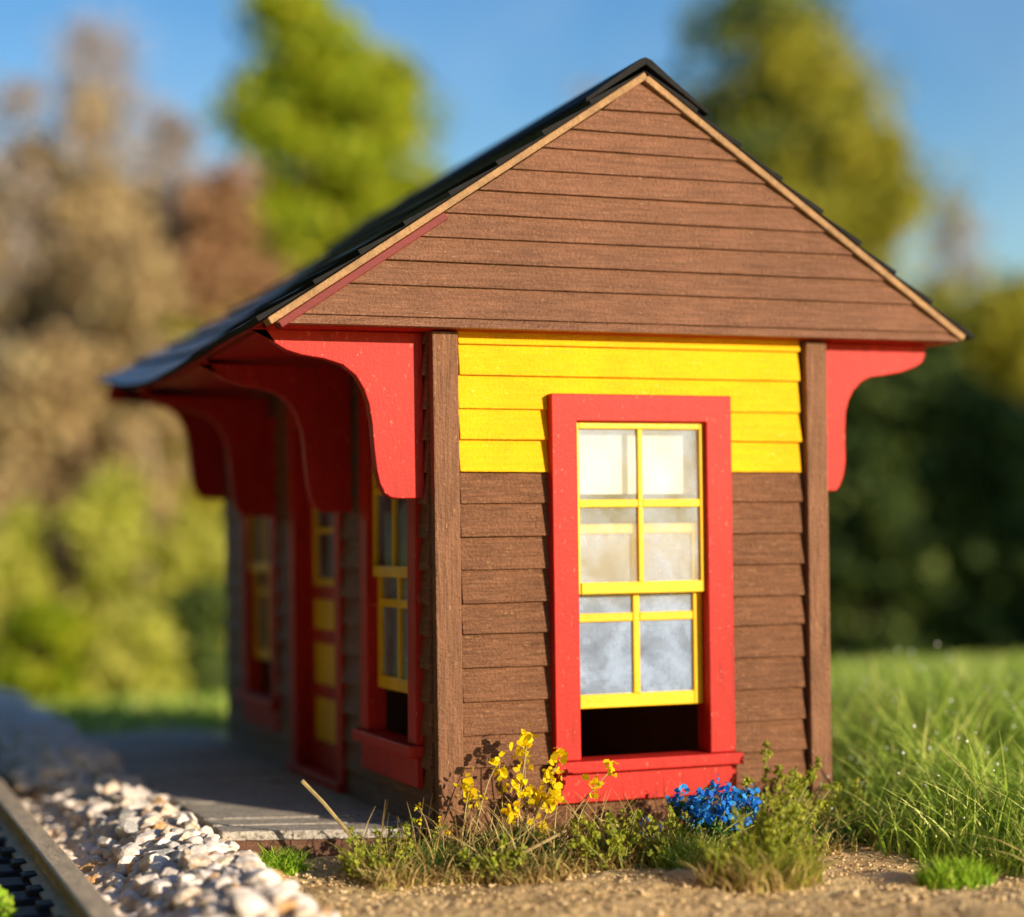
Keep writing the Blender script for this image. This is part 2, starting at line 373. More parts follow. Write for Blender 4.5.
front_edges = [-0.25, -0.02, 0.215, 0.45, 0.69, 0.94, 1.19, 1.44, 1.67, 1.92, 2.16, 2.41, 2.64]
yel_edges = [2.64, 2.88, 3.11, 3.36, 3.59, 3.72]
rows = list(zip(front_edges[:-1], front_edges[1:])); yrows = list(zip(yel_edges[:-1], yel_edges[1:]))
WX0, WW, WTOP = 0.905, 1.50, 3.225           # front window casing
FH = (WX0+.06, WX0+WW-.06, 0.26, 3.06)
mb = MB(); siding(mb, FR, 0.20, W-0.225, rows, [FH])
all_rows = rows+[(2.64, 2.88), (2.88, 3.11), (3.11, 3.36), (3.36, 3.59), (3.59, 3.69)]
N0, F0, SW = 0.205, 4.74, 1.50                # side windows
SOFF = 0.14
LH = [(N0+.06, N0+SW-.06, 0.44, 3.06+SOFF), (F0+.06, F0+SW-.06, 0.44, 3.06+SOFF), (2.41, 4.13, -0.3, 3.4)]
siding(mb, LF, 0.0, DEP-.1, all_rows, LH)
siding(mb, RT, 0.17, DEP-.1, all_rows); siding(mb, BK, 0.1, W-.1, all_rows)
mb.build('siding', BROWN, depot, bevel=0.006)
mb = MB(); siding(mb, FR, 0.20, W-0.225, yrows, [FH])
tag(mb.build('siding', YELLOW, depot, bevel=0.006), label='bright yellow upper clapboards')
def panel(mb, T, u0, u1, z0, z1, holes, th=0.09):
    us = sorted({u0, u1, *[h for q in holes for h in q[:2]]})
    for a, b in zip(us[:-1], us[1:]):
        m_ = (a+b)/2; zz = [(z0, z1)]
        for h0, h1, hz0, hz1 in holes:
            if h0 < m_ < h1: zz = [s for c, d in zz for s in ((c, min(d, hz0)), (max(c, hz1), d)) if s[1]-s[0] > .01]
        for c, d in zz: mb.box(a, b, -th, -0.001, c, d, T)
mb = MB()
panel(mb, FR, 0.0, W, -.25, ZT-.02, [FH]); panel(mb, LF, .095, DEP-.1, -.25, ZT-.02, LH)
panel(mb, RT, .1, DEP-.1, -.25, ZT-.02, []); panel(mb, BK, 0, W, -.25, ZT-.02, [])
mb.build('inner_wall', INNER, depot)
mb = MB(); mb.box(.1, W-.1, .1, DEP-.1, -.1, .02); mb.build('floor_board', INNER, depot)
# corner posts
for x0, x1, y0, y1 in ((-.015, .185, -.10, -.002), (W-.215, W-.03, -.10, .17), (-.03, .1, DEP-.1, DEP+.06), (W-.1, W+.03, DEP-.1, DEP+.06)):
    mb = MB(); mb.box(x0, x1, y0, y1, -.28, ZT-.03); mb.build('corner_post', POST, depot, bevel=0.012)

def make_window(T, u0, zo, raise_, blind=True, name='window', lean=0.0, PR=.125):
    """casing with deep jambs, two four-pane sashes, the lower one pushed up"""
    t = lambda u, w, z: T(u0+u, w+lean*(3.2-z), z+zo)
    f = MB()
    U_ = [(0, .472), (0, WTOP), (WW, WTOP), (WW, .472), (WW-.215, .472), (WW-.215, 3.02), (.205, 3.02), (.205, .472)]
    p0 = [Vector(t(a, -.10, b)) for a, b in U_]; p1 = [Vector(t(a, PR, b)) for a, b in U_]
    f.add(p0+p1, [tuple(range(8)), tuple(range(15, 7, -1))]+[(i, (i+1) % 8, (i+1) % 8+8, i+8) for i in range(8)])
    win = f.build(name, RED, depot, bevel=0.008)
    f = MB(); f.box(-.02, WW+.04, -.10, PR+.06, .378, .47, t); f.build('sill', RED, win, bevel=0.012)
    f = MB(); f.box(.0, WW+.015, 0, PR-.012, .15, .376, t); f.build('apron', RED, win, bevel=0.008)
    L, Rr = .208, WW-.218; so_ = PR-.125
    # upper sash
    zb, zt, w0, w1 = 1.715, 3.018, .028+so_, .075+so_
    f = MB(); f.box(L, L+.032, w0, w1, zb, zt, t); f.box(Rr-.034, Rr, w0, w1, zb, zt, t)
    f.box(L+.032, Rr-.034, w0, w1, zt-.052, zt, t); f.box(L+.032, Rr-.034, w0, w1+.012, zb, zb+.088, t)
    mid = (L+Rr)/2
    f.box(mid-.02, mid+.02, w0+.004, w1-.004, zb+.088, zt-.052, t)
    for a, b in ((L+.032, mid-.02), (mid+.02, Rr-.034)): f.box(a, b, w0+.004, w1-.006, 2.372, 2.43, t)
    f.build('sash', SASHY, win, bevel=0.006)
    f = MB(); f.box(L+.03, Rr-.03, .044+so_, .047+so_, zb+.07, zt-.04, t); f.build('pane', PANE, win)
    # lower sash, raised
    zb, zt, w0, w1 = .52+raise_, .52+raise_+1.40, -.045+so_*.6, .012+so_*.6
    f = MB(); f.box(L, L+.036, w0, w1, zb, zt, t); f.box(Rr-.075, Rr, w0, w1, zb, zt, t)
    f.box(L+.036, Rr-.075, w0, w1, zt-.075, zt, t); f.box(L+.036, Rr-.075, w0, w1, zb, zb+.105, t)
    mid = (L+Rr)/2-.02
    f.box(mid-.028, mid+.028, w0+.004, w1-.004, zb+.105, zt-.075, t)
    zm = zb+.655
    for a, b in ((L+.036, mid-.028), (mid+.028, Rr-.075)): f.box(a, b, w0+.004, w1-.006, zm, zm+.066, t)
    f.build('sash', SASHY, win, bevel=0.008)
    f = MB(); f.box(L+.034, Rr-.07, -.018+so_*.6, -.015+so_*.6, zb+.09, zt-.06, t); f.build('pane', PANED, win)
    if blind:
        f = MB(); f.box(L+.01, Rr-.01, -.082, -.076, 2.475, 3.015, t); f.build('blind', BLIND, win)
    return win
make_window(FR, WX0, 0, .325)
make_window(LF, N0, SOFF, .30, lean=.010, PR=.06); make_window(LF, F0, SOFF, .30, PR=.06)

# door on the platform side
D0, D1 = 2.37, 4.17
f = MB(); f.box(D0, D0+.2, -.16, .06, .0, 3.2, LF); f.box(D1-.2, D1, -.16, .06, .0, 3.2, LF); f.box(D0, D1, -.16, .064, 3.202, 3.45, LF)
door = f.build('door', RED, depot, bevel=.01)
f = MB(); f.box(D0-.03, D1+.03, -.16, .11, -.02, .08, LF); f.build('threshold', RED, door, bevel=.01)
f = MB()
da, db = D0+.2, D1-.2
pz = [(.32, .72), (.84, 1.22), (1.34, 1.62)]
f.box(da, da+.16, -.15, -.085, .085, 3.2, LF); f.box(db-.16, db, -.15, -.085, .085, 3.2, LF)
zed = [.085, .32, .72, .84, 1.22, 1.34, 1.62, 1.74, 2.75, 3.2]
for k in range(0, len(zed)-1, 2): f.box(da+.16, db-.16, -.15, -.085, zed[k], zed[k+1], LF)
f.build('door_leaf', RED, door, bevel=.006)
for a, b in pz:
    f = MB(); f.box(da+.163, db-.163, -.14, -.09, a+.003, b-.003, LF); f.build('door_panel', SASHY, door, bevel=.008)
f = MB(); mid = (da+db)/2
f.box(da+.163, da+.22, -.14, -.09, 1.743, 2.747, LF); f.box(db-.22, db-.163, -.14, -.09, 1.743, 2.747, LF)
f.box(da+.22, db-.22, -.14, -.09, 1.743, 1.81, LF); f.box(da+.22, db-.22, -.14, -.09, 2.69, 2.747, LF); f.box(da+.22, db-.22, -.138, -.094, 2.22, 2.27, LF)
f.build('door_sash', SASHY, door, bevel=.006)
f = MB(); f.box(da+.2, db-.2, -.118, -.115, 1.79, 2.7, LF); f.build('pane', PANE, door)

# roof shape: the canopy sheet is warped, so the eave dips behind the front and lifts at the back
def droop(y):
    ys = [-.3, 2.0, 4.2, 5.2, 7.5]; zs = [0, -.05, -.09, -.02, .20]
    return float(np.interp(y, ys, zs))
XA, ZA = 1.655, 5.655                          # ridge line
XL, ZL, XR, ZR = -1.275, 3.715, 4.475, 3.735     # eave ends at the gable
def rp(side, t, y, off=0.0):
    """point on a roof slope, t from ridge (0) to eave (1), off = height above the sheet"""
    xe, ze = (XL, ZL) if side < 0 else (XR, ZR)
    x = XA+(xe-XA)*t; z = ZA+(ze-ZA)*t
    n = Vector((side*(ZA-ze), 0, abs(xe-XA))).normalized()
    dz = droop(y)*max(0, (t-.25)/.75)**1.6 if side < 0 else 0
    wob = .014*math.sin(y*2.1+t*5)*t*(1 if y > 0 else 0)
    return Vector((x, y, z+dz+wob*.6)) + n*off
def slab(mb, side, t0, t1, y0, y1, o0, o1, ny=14, nt=4):
    """sheet between offsets o0 (under) and o1 (top; may be a pair top edge, low edge)"""
    oa, ob = o1 if isinstance(o1, tuple) else (o1, o1)
    ys = [y0+(y1-y0)*i/ny for i in range(ny+1)]; ts = [t0+(t1-t0)*i/nt for i in range(nt+1)]
    lo = [[rp(side, t, y, o0) for t in ts] for y in ys]
    hi = [[rp(side, t, y, oa+(ob-oa)*k/nt) for k, t in enumerate(ts)] for y in ys]
    n1, n2 = ny+1, nt+1; N = n1*n2; vs = [p for r in lo for p in r]+[p for r in hi for p in r]; fs = []
    I = lambda i, j, top: i*n2+j+(N if top else 0)
    for i in range(ny):
        for j in range(nt):
            fs.append((I(i, j, 1), I(i+1, j, 1), I(i+1, j+1, 1), I(i, j+1, 1))); fs.append((I(i, j, 0), I(i, j+1, 0), I(i+1, j+1, 0), I(i+1, j, 0)))
        fs.append((I(i, 0, 0), I(i+1, 0, 0), I(i+1, 0, 1), I(i, 0, 1))); fs.append((I(i, nt, 0), I(i, nt, 1), I(i+1, nt, 1), I(i+1, nt, 0)))
    for j in range(nt):
        fs.append((I(0, j, 0), I(0, j, 1), I(0, j+1, 1), I(0, j+1, 0))); fs.append((I(ny, j, 0), I(ny, j+1, 0), I(ny, j+1, 1), I(ny, j, 1)))
    mb.add(vs, fs)
RY0, RY1 = GYF-.068, DEP+.22
mb = MB()
edges = [0, .13, .26, .385, .51, .63, .745, .86, 1.0]
for side in (-1, 1):
    for k in range(8):
        j0, j1 = random.uniform(-.012, .008), random.uniform(-.02, .02)
        slab(mb, side, edges[k], min(edges[k+1]+.02, 1.03), RY0+j0, RY1+j1, .003+.001*k, (.006, .046+.004*(k % 2)), ny=16)
roof = mb.build('roof', [ROOF, CAPM], depot)
for p_ in roof.data.polygons:                   # the cut ends of the paper are matt
    if p_.normal.y < -.7 or p_.area < .02: p_.material_index = 1
mb = MB()                                      # black paper cap folded over the ridge
yc = RY0-.02; ap = Vector((XA, yc, ZA))
prof = [rp(-1, .16, yc, .048), rp(-1, .155, yc, .076), rp(-1, .06, yc, .088), ap+Vector((-.045, 0, .088)), ap+Vector((.0, 0, .104)), ap+Vector((.05, 0, .086)), rp(1, .07, yc, .084), rp(1, .17, yc, .074), rp(1, .175, yc, .046), ap+Vector((0, 0, .05))]
mb.prism([(p.x, yc, p.z) for p in prof], (0, RY1-yc+.01, 0))
mb.build('ridge_cap', CAPM, roof, bevel=.006)
mb = MB()                                      # bare wood edge of the roof sheet at the gable
for side in (-1, 1): slab(mb, side, .0 if side < 0 else .012, 1.0, GYF-.060, GYF+.09, -.054, -.001, ny=2, nt=16)
mb.build('rake_trim', TAN, depot, bevel=.008)
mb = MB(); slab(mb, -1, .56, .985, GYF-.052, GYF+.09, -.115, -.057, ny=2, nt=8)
tag(mb.build('rake_board', SHADEDRED, depot, bevel=.006), label='red strip under the left rake edge, its shade painted in')
mb = MB()
for side in (-1, 1): slab(mb, side, .01, .985, GYF+.1, RY1-.03, -.05, -.002, ny=14)
mb.build('roof_deck', RED, depot)

# gable boards, cut along the rakes
mb = MB()
ge = [ZT-.015, 3.755, 3.98, 4.16, 4.345, 4.52, 4.70, 4.87, 5.04, 5.19, 5.36, 5.60]
def gx_at(side, z):
    xe, ze = (XL, ZL) if side < 0 else (XR, ZR)
    zz = z+.075
    t = (ZA-zz)/(ZA-ze); return XA+(xe-XA)*min(max(t, 0), 1.0)
for k, (z0, z1) in enumerate(zip(ge[:-1], ge[1:])):
    z1 = z1+.008
    p = [(gx_at(-1, z0), z0), (gx_at(1, z0), z0), (gx_at(1, z1), z1), (gx_at(-1, z1), z1)]
    a = random.uniform(-.004, .004); tb = GYF-.036-(0.015 if k == 0 else 0)+random.uniform(-.003, .003); tt = GYF-.004
    mb.hexa([(p[0][0], tb, z0+a), (p[1][0], tb, z0-a), (p[1][0], GYF+.05, z0-a), (p[0][0], GYF+.05, z0+a),
             (p[3][0], tt, z1), (p[2][0], tt, z1), (p[2][0], GYF+.05, z1), (p[3][0], GYF+.05, z1)])
gab = mb.build('gable', GABLE, depot, bevel=.005)
mb = MB()                                      # back gable
p = [(XL+.1, RY1-.08, ZT), (XR-.1, RY1-.08, ZT), (XA, RY1-.08, ZA-.06)]; mb.prism(p, (0, .04, 0))
mb.build('gable', GABLE, depot)
# flat soffit under both eaves and the ceiling
mb = MB(); nY = 14
for (xa, xb) in ((XL+.05, .0), (W, XR-.06)):
    for i in range(nY):
        ya, yb = GYF+.055+(RY1-.1-GYF-.055)*i/nY, GYF+.055+(RY1-.1-GYF-.055)*(i+1)/nY
        zz = lambda x, y: ZT-.022+(droop(y)*(x/XL) if x < 0 else 0)
        mb.hexa([(xa, ya, zz(xa, ya)), (xb, ya, zz(xb, ya)), (xb, yb, zz(xb, yb)), (xa, yb, zz(xa, yb))]+
                [(xa, ya, zz(xa, ya)+.03), (xb, ya, zz(xb, ya)+.03), (xb, yb, zz(xb, yb)+.03), (xa, yb, zz(xa, yb)+.03)])
mb.box(0.001, W-.001, GYF+.055, RY1-.1, ZT-.018, ZT+.01)
mb.build('soffit', RED, depot)

# brackets
LP = [(460, 6), (478, 22), (490, 40), (510, 66), (540, 84), (580, 96), (640, 105), (690, 120), (725, 148), (747, 185), (760, 225), (768, 280), (773, 350), (779, 405), (787, 440), (800, 466), (817, 478), (835, 481)]
lprof = [(-(910-x)*.371/133, (481-y)*.371/137) for x, y in LP]
RP = [(665, 105), (660, 132), (645, 168), (610, 195), (540, 225), (460, 243), (385, 255), (340, 282), (300, 332), (275, 390), (262, 450), (257, 550), (257, 720), (247, 795), (228, 852), (208, 880)]
rprof = [((x-135)*.1963/105, (881-y)*.1963/134) for x, y in RP]
def bracket(prof, xw, y, z, top, th=.10):
    pts = [(xw+dx, y, z+dz) for dx, dz in prof]
    pts[0] = (pts[0][0], y, top)
    pts = pts + [(xw, y, z)] + [(xw, y, top)]
    mb = MB(); mb.prism(pts, (0, th, 0)); return mb.build('bracket', RED, depot, bevel=.007)
bracket(lprof, -.03, .085, 2.45, ZT-.026)
bracket(lprof, -.056, 1.97, 2.385, 3.60)
bracket(lprof, -.056, 4.88, 2.40, 3.57)
bracket(lprof, -.04, 6.98, 2.62, ZT-.01)
bracket(rprof, W-.027, .02, 2.49, ZT-.026); bracket(rprof, W+.06, 6.98, 2.49, ZT-.026)

# ------------------------------------------------------------------ platform
plat = thing('platform', 'low grey weathered wooden platform along the depot side', 'platform', (-.75, 4, -.2))
x0, x1 = -1.46, -.06
mb = MB(); yb = 8.6; fa, fb = .66, .18
n = 24
rows_y = []
for i in range(n+1): rows_y.append(i/n)
for i in range(n):
    a, b = rows_y[i], rows_y[i+1]
    y00, y01 = fa+(yb-fa)*a, fb+(yb-fb)*a; y10, y11 = fa+(yb-fa)*b-.022, fb+(yb-fb)*b-.022
    d = random.uniform(-.012, .012)
    mb.hexa([(x0, y00, -.07), (x1, y01, -.07), (x1, y11, -.07), (x0, y10, -.07), (x0, y00, d), (x1, y01, d), (x1, y11, d), (x0, y10, d)])
o = mb.build('deck', DECK, plat, bevel=.008); o.location = -Vector(plat.location)
mb = MB(); mb.hexa([(x0+.02, fa+.015, -.3), (x1, fb+.015, -.3), (x1, yb-.03, -.3), (x0+.02, yb-.03, -.3), (x0+.02, fa+.015, -.072), (x1, fb+.015, -.072), (x1, yb-.03, -.072), (x0+.02, yb-.03, -.072)])
o = mb.build('deck_frame', DECKEDGE, plat, bevel=.01); o.location = -Vector(plat.location)

# ------------------------------------------------------------------ track
track = thing('railway_track', 'model railway track with weathered rail and black ties', 'railway track', (-2.7, 4, -.3))
def rail(xc):
    pr = [(-.15, -.27), (.15, -.27), (.15, -.245), (.035, -.215), (.035, -.115), (.09, -.085), (.09, -.062), (.075, -.05), (-.075, -.05), (-.09, -.062), (-.09, -.085), (-.035, -.115), (-.035, -.215), (-.15, -.245)]
    mb = MB(); mb.prism([(xc+a, -9, b) for a, b in pr], (0, 45, 0)); o = mb.build('rail', RAILTOP, track, bevel=.006); o.location = -Vector(track.location)
rail(-2.70); rail(-4.22)
mb = MB()
mb.box(-1.3, 1.3, -.17, .17, -.15, 0)
for xx in (.76, -.76):
    for s in (-1, 1):
        mb.box(xx+s*.16-.055, xx+s*.16+.055, -.1, .1, -.01, .05)
tie0 = mb.build('tie', TIE, track, bevel=.015)
for i in range(52):
    c = tie0 if i == 0 else tie0.copy()
    if i: col.objects.link(c)
    c.parent = track; c.location = Vector((-3.46+random.uniform(-.02, .02), -5.2+.60*i, -.272))-Vector(track.location)

# ballast bank and stones
def ball_h(x):
    return float(np.interp(x, [-2.56, -2.35, -2.1, -1.85, -1.62, -1.45, -1.36], [-.28, -.25, -.15, -.06, -.05, -.13, -.26]))
xs = np.linspace(-2.56, -1.36, 25); ys = np.arange(-8, 24.1, .12)
BX, BY = np.meshgrid(xs, ys); BZ = np.vectorize(ball_h)(BX)+.03*np.sin(BX*17+BY*9)*np.sin(BY*13)-.05
BZ += ground_z(BX*0-1, BY)+.2
idx = np.arange(BX.size).reshape(BX.shape); Q = np.stack([idx[:-1, :-1], idx[:-1, 1:], idx[1:, 1:], idx[1:, :-1]], -1).reshape(-1, 4)
tag(np_mesh('ballast_bank', np.stack([BX, BY, BZ], -1).reshape(-1, 3), Q, STONES[3], smooth=True), kind='structure')
def stone_mesh(name, seed, mat):
    bm = bmesh.new(); bmesh.ops.create_icosphere(bm, subdivisions=3, radius=1)
    rr = random.Random(seed); sc = Vector((rr.uniform(.8, 1.15), rr.uniform(.7, 1), rr.uniform(.55, .8)))
    planes = [(Vector((rr.gauss(0, 1), rr.gauss(0, 1), rr.gauss(0, 1))).normalized(), rr.uniform(.42, .78)) for _ in range(11)]
    for v in bm.verts:
        c = v.co.copy()
        for nn, d in planes:
            e = c.dot(nn)-d
            if e > 0: c -= nn*e*.97
        c += c.normalized()*.07*noise.noise(c*2.5+Vector((seed*3.1, 0, 0)))
        v.co = Vector((c.x*sc.x, c.y*sc.y, c.z*sc.z))
    me = bpy.data.meshes.new(name); bm.to_mesh(me); bm.free(); me.materials.append(mat)
    return me
smesh = {k: [stone_mesh('ballast_stone', 10*k+i, STONES[k]) for i in range(6)] for k in range(4)}
SL = {0: 'chalk white ballast stone in the loose heap beside the rail', 1: 'cream ballast stone with tan stains in the heap beside the rail',
      2: 'orange stained ballast stone among the white stones beside the rail', 3: 'dull grey ballast stone among the white stones beside the rail'}
SG = {0: 'white ballast stones', 1: 'cream ballast stones', 2: 'orange ballast stones', 3: 'grey ballast stones'}
placed = []
tries = 0
while len(placed) < 296 and tries < 40000:
    tries += 1
    y = random.uniform(-2.3, 5.2); x = random.uniform(-2.5, -1.4)
    if x < -2.22 and random.random() < .86: continue
    r = random.choice((random.uniform(.055, .085), random.uniform(.075, .118)))*(1 if x > -2.2 else .65)
    if any((x-a)**2+((y-b))**2 < ((r+c)*.68)**2 for a, b, c in placed): continue
    placed.append((x, y, r))
for i, (x, y, r) in enumerate(placed):
    k = random.choices((0, 1, 2, 3), (58, 30, 5, 7))[0]
    o = bpy.data.objects.new('ballast_stone', random.choice(smesh[k])); col.objects.link(o)
    o.location = (x, y, ball_h(x)+r*.42); o.scale = (r*1.35,)*3
    o.rotation_euler = (random.uniform(-.5, .5), random.uniform(-.5, .5), random.uniform(0, 6.3))
    tag(o, SL[k], 'stone', SG[k])
def stone_mass(name, n, fx, fy, fz, rad, mats, lab=None):
    """a mass of small stones as one object (low faceted lumps)"""
    bm = bmesh.new(); bmesh.ops.create_icosphere(bm, subdivisions=1, radius=1); bv = np.array([v.co for v in bm.verts]); bf = np.array([[v.index for v in f.verts] for f in bm.faces]); bm.free()
    V, Fs = [], []
    for i in range(n):
        x, y = fx(), fy(); r = rad()
        p = bv*np.array([random.uniform(.8, 1.2), random.uniform(.7, 1.1), random.uniform(.5, .8)])*(1+rng.uniform(-.2, .2, (len(bv), 1)))
        a = random.uniform(0, 6.3); c, s = math.cos(a), math.sin(a)
        p = p@np.array([[c, s, 0], [-s, c, 0], [0, 0, 1]])*r+np.array([x, y, fz(x, y)+r*.35])
        V.append(p); Fs.append(bf+i*len(bv))
    return tag(np_mesh(name, np.concatenate(V), np.concatenate(Fs), mats), kind='stuff')
gz1 = lambda x, y: float(ground_z(x, y))
bz = lambda x, y: ball_h(x)+float(ground_z(-1, y))+.17
stone_mass('ballast', 1500, lambda: random.uniform(-2.52, -1.40), lambda: random.uniform(-2.4, 5.3), lambda x, y: ball_h(x)-.02, lambda: random.uniform(.04, .085), STONES[1])
stone_mass('far_ballast', 1300, lambda: random.triangular(-2.5, -1.4, -1.8), lambda: random.uniform(5.0, 17), lambda x, y: bz(x, y)+random.uniform(-.02, .14), lambda: random.uniform(.07, .14), STONES[0])
stone_mass('sand_grains', 7000, lambda: random.uniform(-1.4, 4.2), lambda: random.uniform(-3.5, .2), lambda x, y: gz1(x, y)+random.uniform(-.01, .012), lambda: abs(random.gauss(0, .007))+.005, GRIT)
stone_mass('track_grit', 1500, lambda: random.uniform(-2.56, -2.2), lambda: random.uniform(-2.4, 7), lambda x, y: -.27, lambda: random.uniform(.012, .035), GRIT)

# ------------------------------------------------------------------ plants near the depot
G_GRASS = leafy('grass_green', [(0, (0.171, 0.279, 0.03)), (0.45, (0.365, 0.533, 0.068)), (0.8, (0.606, 0.747, 0.129)), (1, (0.95, 0.94, 0.301))], .45, .4)
G_DARK = leafy('static_grass_dark', [(0, (0.02, 0.07, 0.012)), (.6, (0.05, 0.15, 0.022)), (1, (0.12, 0.24, 0.04))], .3)
G_LIME = leafy('tuft_lime', [(0, (0.17, 0.336, 0.016)), (0.6, (0.34, 0.56, 0.029)), (1, (0.612, 0.728, 0.091))], .35)
G_DRY = leafy('dry_grass', [(0, (0.259, 0.168, 0.06)), (0.5, (0.546, 0.393, 0.146)), (0.8, (0.747, 0.589, 0.238)), (1, (0.403, 0.477, 0.093))], .35)
G_WEED = leafy('weed_leaf', [(0, (0.196, 0.264, 0.02)), (0.5, (0.391, 0.44, 0.035)), (1, (0.575, 0.55, 0.09))], .4)
G_YEL = leafy('yellow_petal', [(0, (0.918, 0.638, 0.005)), (1, (0.95, 0.844, 0.014))], .45)
G_BLUE = leafy('blue_petal', [(0, (0.012, 0.155, 0.716)), (1, (0.062, 0.466, 0.945))], .35)
STEM = paint('dry_stem', (0.36, 0.27, 0.12), scale=(8, 8, 8), var=0.25, bump=.2)
GSTEM = paint('green_stem', (0.22, 0.24, 0.06), scale=(8, 8, 8), var=0.25, bump=.2)

# the big grass to the right of the depot
n = 15500
bx = rng.uniform(2.7, 12.5, n*3); by = rng.uniform(-3.4, 10, n*3)
edge_x = np.interp(by, [-3.4, -2.5, -1.5, -.5, .2, 10], [3.9, 3.45, 3.15, 2.95, 3.45, 3.5])
lim_r = -4.35+(by+13.2)*.80; lim_l = -4.35+(by+13.2)*.52
ok = (bx > edge_x+rng.normal(0, .10, n*3)) & (bx < lim_r) & (bx > lim_l)
bx, by = bx[ok][:n], by[ok][:n]
base = np.stack([bx, by, ground_z(bx, by)-.02], 1)
dist = np.clip(bx-np.interp(by, [-3.4, -2.5, -1.5, -.5, .2, 10], [3.9, 3.45, 3.15, 2.95, 3.45, 3.5]), 0, 2)
hh = rng.uniform(.35, .85, len(bx))*(0.55+.45*np.clip(dist/1.1, 0, 1))
lumps = np.array([.8+.45*noise.noise((x*.9, y*.9, 3)) for x, y in zip(bx, by)]); hh *= lumps*1.42*(1-.55*sstep(2.0, 7.0, by))
P = [blades(base, hh, .024, (.2, 1.05), .34, 5)]
n2 = 9000
bx2 = rng.uniform(2.8, 9, n2*3); by2 = rng.uniform(-3.2, 4, n2*3)
ok = (bx2 > np.interp(by2, [-3.4, -2.5, -1.5, -.5, .2, 10], [3.9, 3.45, 3.15, 2.95, 3.45, 3.5])) & (bx2 < -4.35+(by2+13.2)*.8)
bx2, by2 = bx2[ok][:n2], by2[ok][:n2]
P.append(blades(np.stack([bx2, by2, ground_z(bx2, by2)-.02], 1), rng.uniform(.12, .38, len(bx2)), .018, (.3, 1.2), .35, 3))
# taller stand out of sight to the right of the sand whose shadow falls across it
bx3 = rng.normal(2.6, .5, 500); by3 = rng.normal(-6.9, .35, 500)
P.append(blades(np.stack([bx3, by3, ground_z(bx3, by3)], 1), rng.uniform(.5, 1.0, 500), .03, (.1, .5), .3, 4))
v, q, r = merge(P); tag(np_mesh('tall_grass', v, q, G_GRASS, r), kind='stuff')
# dry blades through it
n3 = 900; i3 = rng.integers(0, len(bx), n3)
v, q, r = blades(base[i3]+rng.normal(0, .04, (n3, 3))*[1, 1, 0], hh[i3]*rng.uniform(.9, 1.2, n3), .018, (.3, 1.2), .4, 5)
tag(np_mesh('dry_grass', v, q, G_DRY, r), kind='stuff')
# dew on the grass; opaque white base colour stands in for sun glints
m_, t_, o_ = nt('dew'); b_ = node(t_, 'ShaderNodeBsdfPrincipled', Roughness=.12, IOR=1.33); b_.inputs['Base Color'].default_value = (.9, .93, .9, 1); b_.inputs['Transmission Weight'].default_value = .0; b_.inputs['Specular IOR Level'].default_value = .9
t_.links.new(b_.outputs[0], o_.inputs[0])
bm = bmesh.new(); bmesh.ops.create_icosphere(bm, subdivisions=2, radius=1); bv = np.array([w.co for w in bm.verts]); bf = np.array([[w.index for w in f_.verts] for f_ in bm.faces]); bm.free()
V, Fs = [], []
for i in range(800):
    k = rng.integers(0, len(bx)); r0 = rng.uniform(.005, .013)
    V.append(bv*r0+base[k]+np.array([rng.normal(0, .1), rng.normal(0, .1), hh[k]*rng.uniform(.55, .95)])); Fs.append(bf+i*len(bv))
tag(np_mesh('dew_drops', np.concatenate(V), np.concatenate(Fs), m_, smooth=True), kind='stuff')

# far lawn blades (short, reads as turf)
n = 16000
d = rng.uniform(24, 62, n)**1.0; a = rng.uniform(-.31, .31, n)+YAW
lx, ly = CAM[0]+d*np.sin(a), CAM[1]+d*np.cos(a)
v, q, r = blades(np.stack([lx, ly, ground_z(lx, ly)-.02], 1), rng.uniform(.12, .30, n), .06, (.2, .9), .3, 2)
tag(np_mesh('lawn_grass', v, q, G_GRASS, r), kind='stuff')

# dry litter and low growth along the front of the depot
def strip(n, x0, x1, yf, yb_, hfun, mat, name, width=.014, lean=(.3, 1.6), curl=.45):
    x = rng.uniform(x0, x1, n); y = rng.uniform(0, 1, n)
    dens = np.array([noise.noise((p*1.7, 5.2, 0)) for p in x]); keep = rng.uniform(-.6, .4, n) < dens
    x, y = x[keep], y[keep]; y = yf(x)+(yb_(x)-yf(x))*y
    v, q, r = blades(np.stack([x, y, ground_z(x, y)-.01], 1), hfun(len(x)), width, lean, curl, 4)
    tag(np_mesh(name, v, q, mat, r), kind='stuff')
yfront = lambda x: -1.12-.15*np.sin(x*2.1)-.1*np.sin(x*5.3)
strip(5200, -.75, 3.4, yfront, lambda x: x*0-.12, lambda k: rng.uniform(.10, .30, k), G_DRY, 'dry_litter')
strip(6500, -.4, 3.4, lambda x: yfront(x)+.2, lambda x: x*0-.10, lambda k: rng.uniform(.08, .26, k), G_DARK, 'low_grass', .012, (.1, .8), .3)
strip(950, -.7, 3.2, lambda x: yfront(x)+.25, lambda x: x*0-.2, lambda k: rng.uniform(.3, .62, k), G_DRY, 'dry_stalks', .012, (.2, 1.3), .3)
strip(1500, -.75, 1.0, lambda x: yfront(x)+.1, lambda x: x*0-.15, lambda k: rng.uniform(.1, .3, k), G_DRY, 'dry_edge_grass')

